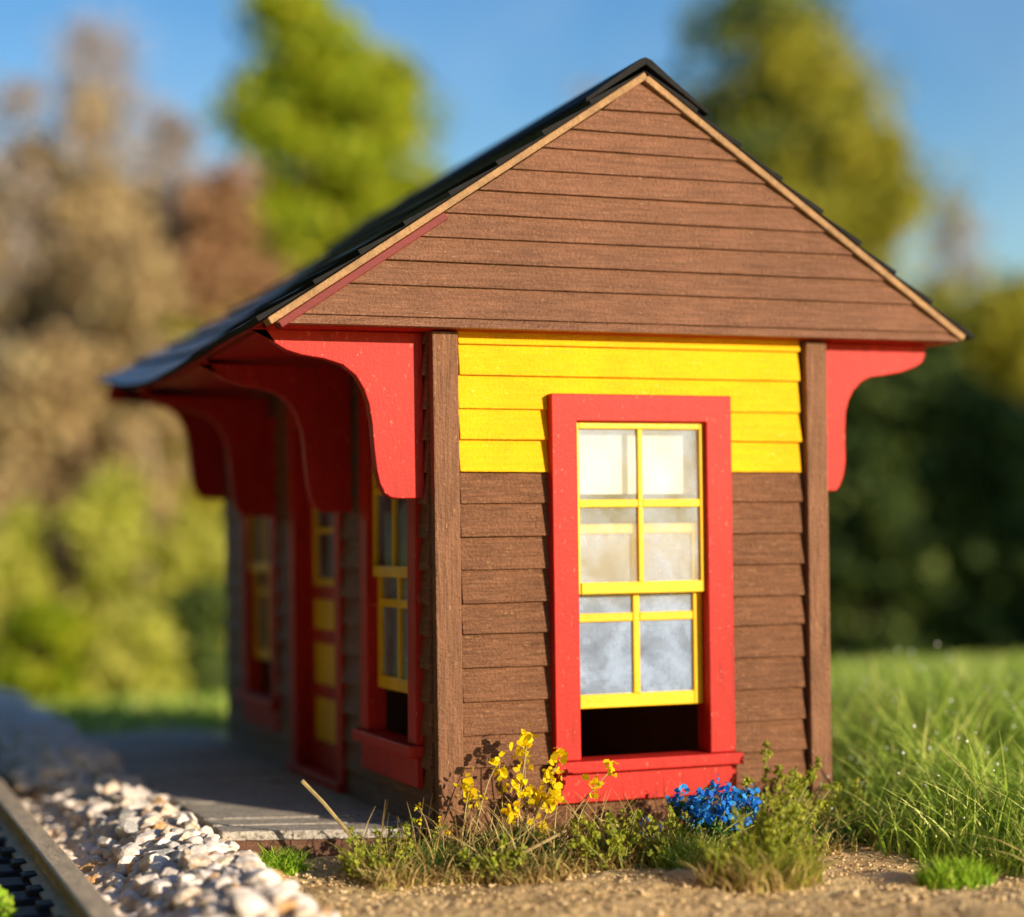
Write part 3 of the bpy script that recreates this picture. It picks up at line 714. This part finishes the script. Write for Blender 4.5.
nL = 260
lx_, ly_ = rng.uniform(-1.2, 4.0, nL), rng.uniform(-2.6, -.9, nL)
v, q, r = blades(np.zeros((nL, 3)), rng.uniform(.10, .34, nL), .012, (.2, .9), .3, 4)
k_ = 10; P3 = v.reshape(nL, k_, 3); P3 = np.stack([P3[:, :, 2], P3[:, :, 0]*.6, np.abs(P3[:, :, 1])*.3], -1)
a_ = rng.uniform(0, 6.283, nL); P3 = np.stack([P3[..., 0]*np.cos(a_)[:, None]-P3[..., 1]*np.sin(a_)[:, None], P3[..., 0]*np.sin(a_)[:, None]+P3[..., 1]*np.cos(a_)[:, None], P3[..., 2]], -1)
P3 += np.stack([lx_, ly_, ground_z(lx_, ly_)+.018], 1)[:, None, :]
tag(np_mesh('straw_litter', P3.reshape(-1, 3), q, G_DRY, r), kind='stuff')
def tuft(label, x, y, rad, h, n, mat, lean=(.2, .8), z=None, width=.013, name='grass_tuft'):
    r_ = np.sqrt(rng.uniform(0, 1, n))*rad; a_ = rng.uniform(0, 6.283, n)
    bx_, by_ = r_*np.cos(a_), r_*np.sin(a_)*.8
    hh_ = h*rng.uniform(.5, 1.1, n)*(1-.35*(r_/rad)**2)
    v, q, r = blades(np.stack([bx_, by_, bx_*0-.01], 1), hh_, width, lean, .35, 4)
    o = np_mesh(name, v, q, mat, r); o.location = (x, y, gz1(x, y) if z is None else z)
    return tag(o, label, 'grass tuft')
tuft('bright lime green tuft alone on the sand at the edge of the tall grass', 2.83, -2.45, .26, .24, 900, G_LIME)
tuft('dark green tuft lying between the leafy weed and the tall grass', 2.92, -.72, .26, .20, 700, G_DARK, (.4, 1.2))
tuft('small fresh green tuft between the ballast stones and the platform end', -1.22, -.05, .22, .24, 500, G_LIME, (.3, 1.1))
tuft('dark green tuft of fine grass below the yellow flowers', .42, -.52, .34, .34, 1500, G_DARK, (.1, .7))
tuft('straw coloured tuft under the blue flowers', 1.42, -.92, .28, .34, 800, G_DRY, (.2, .9))
tuft('green and straw tuft in front of the blue flowers', 1.45, -1.22, .28, .30, 500, G_GRASS, (.2, .9))
tuft('dry brown tuft in the foreground sand beneath the sprawling weed', 1.60, -2.0, .40, .36, 600, G_DRY, (.3, 1.2))
tuft('low green tuft at the foot of the depot corner post', -.12, -.42, .3, .26, 900, G_GRASS, (.2, .9))

tuft('yellow-green grass tuft in the foreground sand around the sprawling weed', 1.66, -1.96, .40, .46, 420, G_WEED, (.2, 1.0))
def sprig(label, name, cat, x, y, stems, leaf, lsize, per, spread, stem_mat, flower=None, fsize=.05, fcount=26, from_s=.35, z=None, tip_only=False):
    """weed: thin bent stems, leaflets clustered along them, flowers at the tips. stems = (dx, dy, height, foot spread)"""
    root = thing(name, label, cat, (x, y, gz1(x, y) if z is None else z))
    mb = MB(); LP_, FP = [], []
    for (dx, dy, h, fx, fy) in stems:
        pts = []; k = 7; wob = random.uniform(-.03, .03)
        for i in range(k):
            s = i/(k-1); pts.append(Vector((fx+dx*s**1.4+wob*math.sin(s*5), fy+dy*s**1.4, h*s-.01)))
        mb.tube(pts, [.011*(1-.65*i/(k-1)) for i in range(k)], 5)
        if leaf:
            m = int(per*1.05*h/.4)
            for c in range(m):
                s = random.uniform(from_s, 1.0); i = min(int(s*(k-1)), k-2); p = pts[i].lerp(pts[i+1], s*(k-1)-i)
                cc = np.array(p)+rng.normal(0, spread, 3)
                LP_.append(cc+rng.normal(0, spread*.45, (7, 3)))
        if flower:
            tips = [pts[-1]]
            if not tip_only and h > .3: tips += [pts[-2].lerp(pts[-1], random.random())+Vector((random.uniform(-.04, .04), random.uniform(-.04, .02), -.02))]
            for p in tips:
                FP.append(np.array(p)+rng.normal(0, fsize*.42, (fcount, 3))*[1, .8, 1.15])
    mb.build('stem', stem_mat, root, smooth=True)
    if LP_:
        v, q, r = petals(np.concatenate(LP_), lsize*.72, 1.5); np_mesh('leaf', v, q, leaf, r, root)
    if FP:
        for f_ in FP:
            v, q, r = petals(f_, fsize*.62, 1.15); np_mesh('flower', v, q, flower, r, root)
    return root
def fan(n, w, h0, h1, lean, foot=.08, dyr=(-.12, .12)):
    return [(random.uniform(-1, 1)*w, random.uniform(*dyr), random.uniform(h0, h1), random.uniform(-foot, foot), random.uniform(-foot, foot)) for _ in range(n)]
# yellow flowers left of the front window
sprig('tall yellow flowers on straw stems between the corner post and window', 'yellow_flowers', 'flowers', .47, -.40,
      [(.05, -.02, .92, .02, 0), (-.10, 0, .72, -.05, .0), (.22, -.05, .74, .08, 0), (.18, 0, .60, .10, .02), (.02, -.1, .62, -.02, -.05), (-.22, .05, .60, -.12, 0), (.10, .03, .84, .05, .05),
       (.16, -.08, .50, .1, -.05), (-.04, -.08, .42, -.06, -.06), (.12, .02, .45, .10, .04), (.08, -.12, .30, .02, -.08), (.46, -.12, .66, .22, -.06)],
      None, .03, 10, .02, STEM, G_YEL, .080, 15)
sprig('thin straw weed with tiny yellow buds in front of the corner post', 'budding_weed', 'weed', -.05, -.45,
      [(.12, 0, .62, .05, 0), (.25, -.03, .52, .02, 0), (-.1, 0, .36, 0, 0), (.30, .02, .75, .1, .02), (-.22, -.05, .48, -.05, 0)], None, .03, 8, .02, STEM, G_YEL, .028, 9)
# blue flowers
sprig('bright blue flower clump under the right end of the front window sill', 'blue_flowers', 'flowers', 1.66, -.84,
      fan(36, .46, .16, .52, .3, .14, (-.15, .1)), G_DARK, .04, 5, .03, GSTEM, G_BLUE, .058, 15)
sprig('small half hidden blue flowers under the left part of the window', 'blue_flowers', 'flowers', 1.17, -.55,
      fan(6, .12, .10, .20, .2, .05, (-.05, .05)), G_WEED, .035, 5, .02, GSTEM, G_BLUE, .045, 14)
# leafy weeds
sprig('tall bushy yellow-green weed against the right corner post', 'leafy_weed', 'weed', 2.52, -.40,
      [(.02, .05, .78, 0, 0), (-.12, 0, .55, -.05, 0), (.12, 0, .50, .05, 0), (.05, -.05, .62, .02, -.04), (-.05, -.08, .42, -.08, -.05), (.25, 0, .40, .12, 0), (-.22, -.05, .34, -.1, 0), (.18, -.1, .3, .1, -.1)],
      G_WEED, .032, 14, .020, GSTEM)
sprig('sprawling yellow-green weed standing in front on the sand', 'leafy_weed', 'weed', 1.62, -1.95,
      [(.10, .05, .62, 0, 0), (.46, .15, .80, .1, 0), (.30, .1, .66, .05, 0), (.52, .1, .62, .12, 0), (-.1, .1, .5, 0, 0), (.2, -.1, .56, 0, -.1), (.36, .12, .74, .0, .0), (-.15, 0, .34, -.05, 0), (-.30, -.05, .28, -.1, 0), (.05, -.15, .34, 0, -.05), (.24, -.1, .38, .08, -.05), (.38, .0, .30, .2, .0), (-.05, .1, .40, -.05, .05), (.15, .2, .5, .05, .1)],
      G_WEED, .030, 15, .022, GSTEM)
sprig('low leafy weed with mixed green leaves by the corner of the platform', 'leafy_weed', 'weed', -.42, -.35,
      fan(12, .28, .16, .38, .3, .16), G_WEED, .030, 13, .024, GSTEM)
sprig('small weed of pale leaves below the window apron', 'leafy_weed', 'weed', 1.08, -.72, fan(12, .30, .12, .34, .3, .2), G_WEED, .030, 13, .024, GSTEM)
sprig('weed of pale green leaves between the blue flowers and tall weed', 'leafy_weed', 'weed', 2.25, -.45, fan(9, .22, .14, .36, .3, .16), G_WEED, .032, 12, .024, GSTEM)
sprig('thin leafy weed at the grass edge beside the right post', 'leafy_weed', 'weed', 3.05, -.35, fan(9, .3, .25, .50, .3, .14), G_WEED, .030, 18, .028, GSTEM)
sprig('blurred yellow-green weed growing between the rails', 'leafy_weed', 'weed', -3.14, -.55, fan(5, .08, .12, .24, .3, .04), G_LIME, .045, 18, .025, GSTEM, z=-.36)
for lab, x, y, hh_ in (('pale leafy weed right of the yellow flowers in front of the window', .98, -1.02, .42), ('leafy weed at the edge of the sand left of the blue flowers', 1.36, -1.12, .40),
                     ('yellow-green weed at the sand edge below the window corner post', .12, -1.0, .30), ('leafy weed rising beside the tall bushy weed', 2.42, -.80, .42), ('low weed in front of the platform corner', -.62, -.62, .34)):
    sprig(lab, 'leafy_weed', 'weed', x, y, fan(11, .26, hh_*.45, hh_, .3, .16), G_WEED, .030, 14, .024, GSTEM)
# loose straws
mb = MB(); mb.tube([(-1.0, .05, .42), (-.86, -.02, .26), (-.68, -.1, .02), (-.55, -.16, -.19)], [.016, .015, .014, .012], 6)
tag(mb.build('straw', STEM), 'pale straw leaning against the platform corner', 'straw')
mb = MB(); mb.tube([(.02, -.95, -.17), (.35, -.98, -.02), (.62, -1.0, .10)], [.014, .013, .010], 6)
tag(mb.build('straw', STEM), 'pale straw lying across the dark tuft below the yellow flowers', 'straw')
mb = MB(); mb.tube([(1.02, -.62, .10), (1.22, -.66, .03), (1.42, -.72, -.06)], [.011, .011, .010], 6)
tag(mb.build('straw', STEM), 'thin straw under the window apron', 'straw')

# ------------------------------------------------------------------ trees
T_LIME = leafy('spring_leaf_lime', [(0, (0.194, 0.298, 0.011)), (0.5, (0.376, 0.461, 0.016)), (1, (0.583, 0.554, 0.034))], .45)
T_OLIVE = leafy('spring_leaf_olive', [(0, (0.2, 0.218, 0.02)), (0.5, (0.42, 0.402, 0.035)), (1, (0.638, 0.554, 0.064))], .4)
T_DARK = leafy('evergreen_leaf', [(0, (0.036, 0.067, 0.017)), (0.6, (0.098, 0.153, 0.03)), (1, (0.214, 0.258, 0.048))], .25)
T_MID = leafy('spring_leaf_dull', [(0, (0.078, 0.13, 0.042)), (0.5, (0.156, 0.221, 0.06)), (1, (0.286, 0.338, 0.084))], .35)
T_TAN = leafy('dry_twig_leaf', [(0, (0.37, 0.255, 0.143)), (0.6, (0.605, 0.443, 0.227)), (1, (0.724, 0.608, 0.284))], .35)
T_RUST = leafy('budding_leaf_rust', [(0, (0.309, 0.161, 0.084)), (1, (0.567, 0.34, 0.168))], .25)
T_SHRUB = leafy('shrub_leaf', [(0, (0.304, 0.354, 0.034)), (0.5, (0.578, 0.597, 0.074)), (1, (0.85, 0.78, 0.222))], .45)
T_GREY = leafy('bare_twig_grey', [(0, (0.312, 0.265, 0.244)), (1, (0.53, 0.468, 0.439))], .1)
def crown_mesh(name, mat, w, h, n, leaf, lobes, seed, shape='egg', gaps=.0, depth=None):
    """leaf clumps on lobes spread over the crown; sits on z=0"""
    global rng
    rg = np.random.default_rng(seed); pts = []
    dd = depth or w
    for i in range(lobes):
        s = rg.uniform(0.03, 1)
        if shape == 'egg': rad = math.sin(math.pi*min(max(s*.86+.10, 0), 1))**.75
        elif shape == 'cone': rad = (1-s)**.8+.06
        elif shape == 'dome': rad = math.sqrt(max(0, 1-s*s*.95))
        elif shape == 'column': rad = .55+.45*math.sqrt(max(0, 1-s**3))-.35*s
        else: rad = 1
        a = rg.uniform(0, 6.283); rr = math.sqrt(rg.uniform(.05, 1))*rad
        c = np.array([rr*math.cos(a)*w*.42, rr*math.sin(a)*dd*.42, s*h*.93])
        lr = rg.uniform(.11, .25)*w
        k = max(4, int(n/lobes*rg.uniform(.6, 1.4)))
        u = rg.normal(size=(k, 3)); u /= np.linalg.norm(u, axis=1)[:, None]; u *= (rg.uniform(0, 1, k)**.75)[:, None]
        pts.append(c+u*lr*np.array([1, 1, .75]))
    p = np.concatenate(pts); p[:, 2] = np.clip(p[:, 2], 0, None)
    keep, rng = rng, rg
    v, q, r = leaves(p, leaf, 1.5); rng = keep
    o = np_mesh(name, v, q, mat, r); return o
def limbs(h, r, spread, n, seed, h0=.25, twigs=0, tr=.02):
    rr = random.Random(seed); mb = MB(); k = 7
    tp = [Vector((rr.uniform(-.02, .02)*h*i/k, rr.uniform(-.02, .02)*h*i/k, -0.4+(h+.4)*i/(k-1))) for i in range(k)]
    mb.tube(tp, [r*(1-.85*i/(k-1)) for i in range(k)], 8)
    for j in range(n):
        s = rr.uniform(h0, .95); i = min(int(s*(k-1)), k-2); p = tp[i].lerp(tp[i+1], s*(k-1)-i)
        a = rr.uniform(0, 6.283); L = spread*rr.uniform(.5, 1)*(1.15-s*.7); up = L*rr.uniform(.4, 1.1)
        d = Vector((math.cos(a), math.sin(a), 0))
        q = [p, p+d*L*.5+Vector((0, 0, up*.35)), p+d*L+Vector((rr.uniform(-.1, .1)*L, 0, up))]
        b = r*(1-.8*s)*.55; mb.tube(q, [b, b*.6, b*.2], 5)
        for t in range(twigs):
            s2 = rr.uniform(.3, 1); o = q[0].lerp(q[2], s2); a2 = rr.uniform(0, 6.283); l2 = L*rr.uniform(.25, .55)
            e = o+Vector((math.cos(a2)*l2*.6, math.sin(a2)*l2*.6, l2*rr.uniform(.3, 1)))
            mb.tube([o, o.lerp(e, .5)+Vector((0, 0, -.04*l2)), e], [b*.35+tr*.3, tr, tr*.4], 4)
    return mb
def tree(name, label, u, vtop, depth, wpx, mat, vbot=None, shape='egg', n=6000, leaf=.35, lobes=60, bark=BARK, cat='tree', seed=1, bare=False, group=None, tr=None, twigs=0, nl=14, crown_low=.25):
    p = at(u, vtop, depth); gz = gz1(p.x, p.y); H = p.z-gz; w = wpx/FPX*depth
    root = thing(name, label, cat, (p.x, p.y, gz), group)
    rr = tr or max(.12, w*.035)
    limbs(H*.93, rr, w*.48, nl, seed, .2, twigs, .03).build('trunk', bark, root, smooth=True)
    if n:
        ch = H*(1-crown_low)
        c = crown_mesh('crown', mat, w, ch, n, leaf, lobes, seed, shape); c.parent = root; c.location = (0, 0, H-ch)
    return root
# the tall lime green tree behind the ridge on the left
tree('spring_tree', 'tall lime green tree behind the left roof slope', 300, -45, 74, 225, T_LIME, n=15000, leaf=.36, lobes=120, seed=3, crown_low=.36)
tree('spring_tree', 'yellow-olive tree touching the lime green tree on its right', 375, 15, 80, 215, T_LIME, n=12000, leaf=.38, lobes=110, seed=4, crown_low=.25)
tree('spring_tree', 'broad tall tree behind the right roof slope, dull green at the top', 765, -40, 89, 275, T_MID, n=12000, leaf=.40, lobes=110, seed=5, crown_low=.35)
tree('spring_tree', 'olive green tree just right of the roof peak', 808, 5, 86, 310, T_OLIVE, n=16000, leaf=.38, lobes=140, seed=6, crown_low=.12)
tree('spring_tree', 'olive tree hanging above the right roof end', 872, 105, 84, 160, T_OLIVE, n=8000, leaf=.36, lobes=80, seed=8, crown_low=.25)
# brown, still almost bare trees at the left
tree('budding_tree', 'tan half bare tree at the far left edge', 22, 120, 68, 232, T_TAN, n=8000, leaf=0.29, lobes=162, seed=21, twigs=5, nl=26, crown_low=.2, shape='column')
tree('bare_tree', 'bare grey tree with thin top against the blue sky', 105, 8, 92, 210, T_GREY, n=5200, leaf=.24, lobes=110, seed=22, twigs=7, nl=40, bark=PALEBARK, crown_low=.45)
tree('budding_tree', 'olive tan tree between the bare trees at the left', 72, 150, 71, 217, T_OLIVE, n=8000, leaf=0.29, lobes=144, seed=23, twigs=4, nl=24, crown_low=.25, shape='column')
tree('budding_tree', 'tan tree left of the lime green tree', 150, 165, 69, 232, T_TAN, n=9000, leaf=0.31, lobes=162, seed=24, twigs=5, nl=26, crown_low=.15, shape='column')
tree('budding_tree', 'rusty brown tree overlapping the lime green tree', 225, 150, 66, 170, T_RUST, n=6500, leaf=0.26, lobes=90, seed=25, twigs=4, nl=22, crown_low=.25, shape='column')
tree('bare_tree', 'pale trunked bare tree above the yellow-green shrubs', 142, 200, 62, 139, T_TAN, n=5000, leaf=0.22, lobes=72, seed=26, twigs=4, nl=20, bark=PALEBARK, crown_low=.35, tr=.34, shape='column')
tree('budding_tree', 'low olive brown tree behind the platform eave', 205, 300, 65, 217, T_OLIVE, n=8000, leaf=0.31, lobes=144, seed=27, twigs=3, nl=18, crown_low=.1, shape='column')
tree('budding_tree', 'low tan tree behind the left shrubs', 55, 330, 63, 263, T_TAN, n=9000, leaf=0.31, lobes=162, seed=28, twigs=3, nl=18, crown_low=.1, shape='column')
tree('budding_tree', 'olive tree filling behind the depot', 330, 260, 72, 263, T_OLIVE, n=9000, leaf=0.34, lobes=162, seed=29, crown_low=.1, shape='column')
tree('budding_tree', 'tall tan tree in the back row at the far left', 20, 170, 100, 294, T_TAN, n=8000, leaf=0.39, lobes=162, seed=61, crown_low=.1, shape='column')
tree('budding_tree', 'olive tan tree in the back row behind the bare grey tree', 105, 205, 102, 294, T_OLIVE, n=8000, leaf=0.39, lobes=162, seed=62, crown_low=.1, shape='column')
tree('budding_tree', 'brown tree in the back row left of the rusty tree', 185, 190, 98, 263, T_TAN, n=8000, leaf=0.39, lobes=162, seed=63, crown_low=.1, shape='column')
tree('budding_tree', 'brown tree in the back row below the lime green tree', 275, 215, 96, 294, T_RUST, n=8000, leaf=0.39, lobes=162, seed=64, crown_low=.1, shape='column')
tree('budding_tree', 'olive tree in the back row behind the right grey tree', 965, 270, 98, 294, T_OLIVE, n=8000, leaf=0.39, lobes=162, seed=65, crown_low=.1, shape='column')
tree('bare_tree', 'tall thin bare tree at the left photo edge, fading into the sky', 22, 55, 67, 130, T_GREY, n=3200, leaf=.20, lobes=110, seed=91, twigs=6, nl=36, bark=PALEBARK, crown_low=.4, shape='column')
tree('bare_tree', 'thin bare tree left of the lime green tree, taller than the tan trees', 172, 88, 68, 120, T_GREY, n=3000, leaf=.20, lobes=110, seed=92, twigs=6, nl=36, bark=PALEBARK, crown_low=.4, shape='column')
tree('bare_tree', 'thin tan bare tree in front of the tallest grey tree', 92, 70, 66, 130, T_TAN, n=3000, leaf=.20, lobes=110, seed=93, twigs=6, nl=36, bark=PALEBARK, crown_low=.4, shape='column')
# grey trees at the sky line
tree('bare_tree', 'faint bare grey tree left of the roof peak', 590, 62, 110, 120, T_GREY, n=1000, leaf=.26, lobes=40, seed=31, twigs=6, nl=34, bark=PALEBARK, crown_low=.4)
tree('bare_tree', 'bare grey tree in the gap at the right sky', 955, 178, 100, 110, T_GREY, n=1800, leaf=.28, lobes=40, seed=32, twigs=6, nl=34, bark=PALEBARK, crown_low=.3)
# the dark wood at the right
tree('spring_tree', 'olive tree at the right edge of the photo', 1010, 262, 92, 190, T_OLIVE, n=10000, leaf=.44, lobes=100, seed=41, crown_low=.15)
tree('evergreen_tree', 'dark tree right of the depot below the olive trees', 890, 300, 80, 200, T_DARK, n=7500, leaf=.44, lobes=80, seed=42, crown_low=.03)
tree('evergreen_tree', 'dark evergreen at the far right behind the tall grass', 1000, 395, 78, 190, T_DARK, n=6500, leaf=.44, lobes=70, seed=43, crown_low=.02, shape='dome')
tree('evergreen_tree', 'dark rounded evergreen standing on the lawn by the right post', 872, 430, 77, 170, T_DARK, n=6500, leaf=.44, lobes=70, seed=44, crown_low=.02, shape='dome')
tree('evergreen_tree', 'dark evergreen between the post and the far right evergreen', 942, 360, 79, 170, T_DARK, n=6500, leaf=.42, lobes=70, seed=45, crown_low=.02, shape='dome')
# shrubs on the left lawn
def shrub(label, u, vt, d, w, mat, seed, n=3600, leaf=.27, lobes=44):
    tree('shrub', label, u, vt, d, w, mat, n=n, leaf=leaf, lobes=lobes, cat='shrub', seed=seed, shape='dome', crown_low=.03, nl=10)
shrub('largest yellow-green shrub in the middle of the left shrub row', 108, 468, 57, 150, T_SHRUB, 51, n=5200, lobes=60)
shrub('yellow-green shrub at the left photo edge', 12, 505, 57, 120, T_SHRUB, 52)
shrub('pale shrub just left of the depot under the eave', 192, 500, 58, 110, T_SHRUB, 53)
shrub('low lime shrub at the lawn edge in front of the big shrub', 42, 600, 52, 110, T_LIME, 54)
shrub('dark green shrub against the depot back corner', 205, 575, 56, 90, T_DARK, 55)
shrub('low green shrub at the lawn edge right of the big shrub', 140, 605, 52, 90, T_SHRUB, 56, n=2600)
shrub('tan brush behind the left shrubs', 60, 440, 65, 170, T_TAN, 57, n=4000)
# unseen tree masses added on both sides to block skylight and cast shade
def wood(name, spots, n, leaf):
    P = []
    for i, (x, y, h, w_) in enumerate(spots):
        c = crown_mesh('mass', T_DARK, w_, h, n, leaf, 70, 70+i, 'dome')
        v = np.empty(len(c.data.vertices)*3, np.float32); c.data.vertices.foreach_get('co', v); v = v.reshape(-1, 3)+np.array([x, y, gz1(x, y)])
        r = np.empty(len(v), np.float32); c.data.attributes['rnd'].data.foreach_get('value', r)
        P.append((v, np.arange(len(v)).reshape(-1, 4), r)); bpy.data.objects.remove(c)
    v, q, r = merge(P); tag(np_mesh(name, v, q, T_DARK, r), kind='stuff')
wood('sky_blocking_wood', [(62, 16, 26, 18), (74, 34, 24, 18), (48, 2, 20, 14), (-9, -38, 26, 16), (-15, -27, 32, 17), (-15.5, -16, 34, 16), (-15, -6, 35, 16), (-15, 4, 35, 16), (-15.5, 14, 35, 16), (-17, 25, 34, 17), (-20, 37, 32, 18)], 6500, .8)

# ------------------------------------------------------------------ light, sky, camera
SUN_EL, SUN_AZ = R(14.5), R(26.5)               # azimuth measured from -Y towards +X
sd = Vector((math.sin(SUN_AZ)*math.cos(SUN_EL), -math.cos(SUN_AZ)*math.cos(SUN_EL), math.sin(SUN_EL)))
L = bpy.data.lights.new('sun', 'SUN'); L.energy = 4.7; L.angle = R(.55); L.color = (1, .84, .62)
so = bpy.data.objects.new('sun', L); col.objects.link(so); so.rotation_euler = (-sd).to_track_quat('-Z', 'Y').to_euler(); so.location = sd*40
w = bpy.data.worlds.new('World'); scene.world = w; w.use_nodes = True
t = w.node_tree; t.nodes.clear()
sky = t.nodes.new('ShaderNodeTexSky'); sky.sky_type = 'NISHITA'; sky.sun_disc = False
sky.sun_elevation = SUN_EL; sky.sun_rotation = math.pi-SUN_AZ; sky.altitude = 300; sky.air_density = 1.2; sky.dust_density = .4; sky.ozone_density = 2.0
bg = t.nodes.new('ShaderNodeBackground'); bg.inputs['Strength'].default_value = .112
wo = t.nodes.new('ShaderNodeOutputWorld'); hs = t.nodes.new('ShaderNodeHueSaturation'); hs.inputs['Saturation'].default_value = 1.45; hs.inputs['Hue'].default_value = .515
t.links.new(sky.outputs[0], hs.inputs['Color']); tc = t.nodes.new('ShaderNodeTexCoord'); cn = t.nodes.new('ShaderNodeTexNoise'); cn.inputs['Scale'].default_value = 5.0; cn.inputs['Detail'].default_value = 4.0; t.links.new(tc.outputs['Generated'], cn.inputs['Vector'])
cr = ramp(t, cn.outputs['Fac'], [(.45, (0, 0, 0)), (.75, (.18, .18, .18))])          # thin high cloud
cm = t.nodes.new('ShaderNodeMixRGB'); cm.inputs['Color2'].default_value = (6.4, 7.0, 7.8, 1); t.links.new(cr.outputs[0], cm.inputs['Fac']); t.links.new(hs.outputs[0], cm.inputs['Color1'])
t.links.new(cm.outputs[0], bg.inputs[0]); t.links.new(bg.outputs[0], wo.inputs[0])

cd = bpy.data.cameras.new('camera'); cam = bpy.data.objects.new('camera', cd); col.objects.link(cam); scene.camera = cam
cd.sensor_fit = 'HORIZONTAL'; cd.sensor_width = 36; cd.lens = 36*FPX/1024
cd.shift_x = 0; cd.shift_y = (PY-458.5)/1024
cam.location = CAM
F = Vector((math.sin(YAW), math.cos(YAW), 0)); Rt = Vector((math.cos(YAW), -math.sin(YAW), 0)); U = Vector((0, 0, 1))
Rr = Rt*math.cos(ROLL)+U*math.sin(ROLL)*1.0; Ur = -Rt*math.sin(ROLL)*1.0+U*math.cos(ROLL)
cam.rotation_euler = Matrix((( Rr.x, Ur.x, -F.x), (Rr.y, Ur.y, -F.y), (Rr.z, Ur.z, -F.z))).to_euler()
cd.clip_start = .05; cd.clip_end = 2000
cd.dof.use_dof = True; cd.dof.focus_distance = 13.6; cd.dof.aperture_fstop = (cd.lens*1e-3)/.29
scene.view_settings.view_transform = 'Standard'; scene.view_settings.look = 'None'; scene.view_settings.gamma = 1; scene.view_settings.exposure = 0.50
scene.cycles.use_denoising = True
scene.cycles.sample_clamp_indirect = 6
scene.cycles.max_bounces = 8
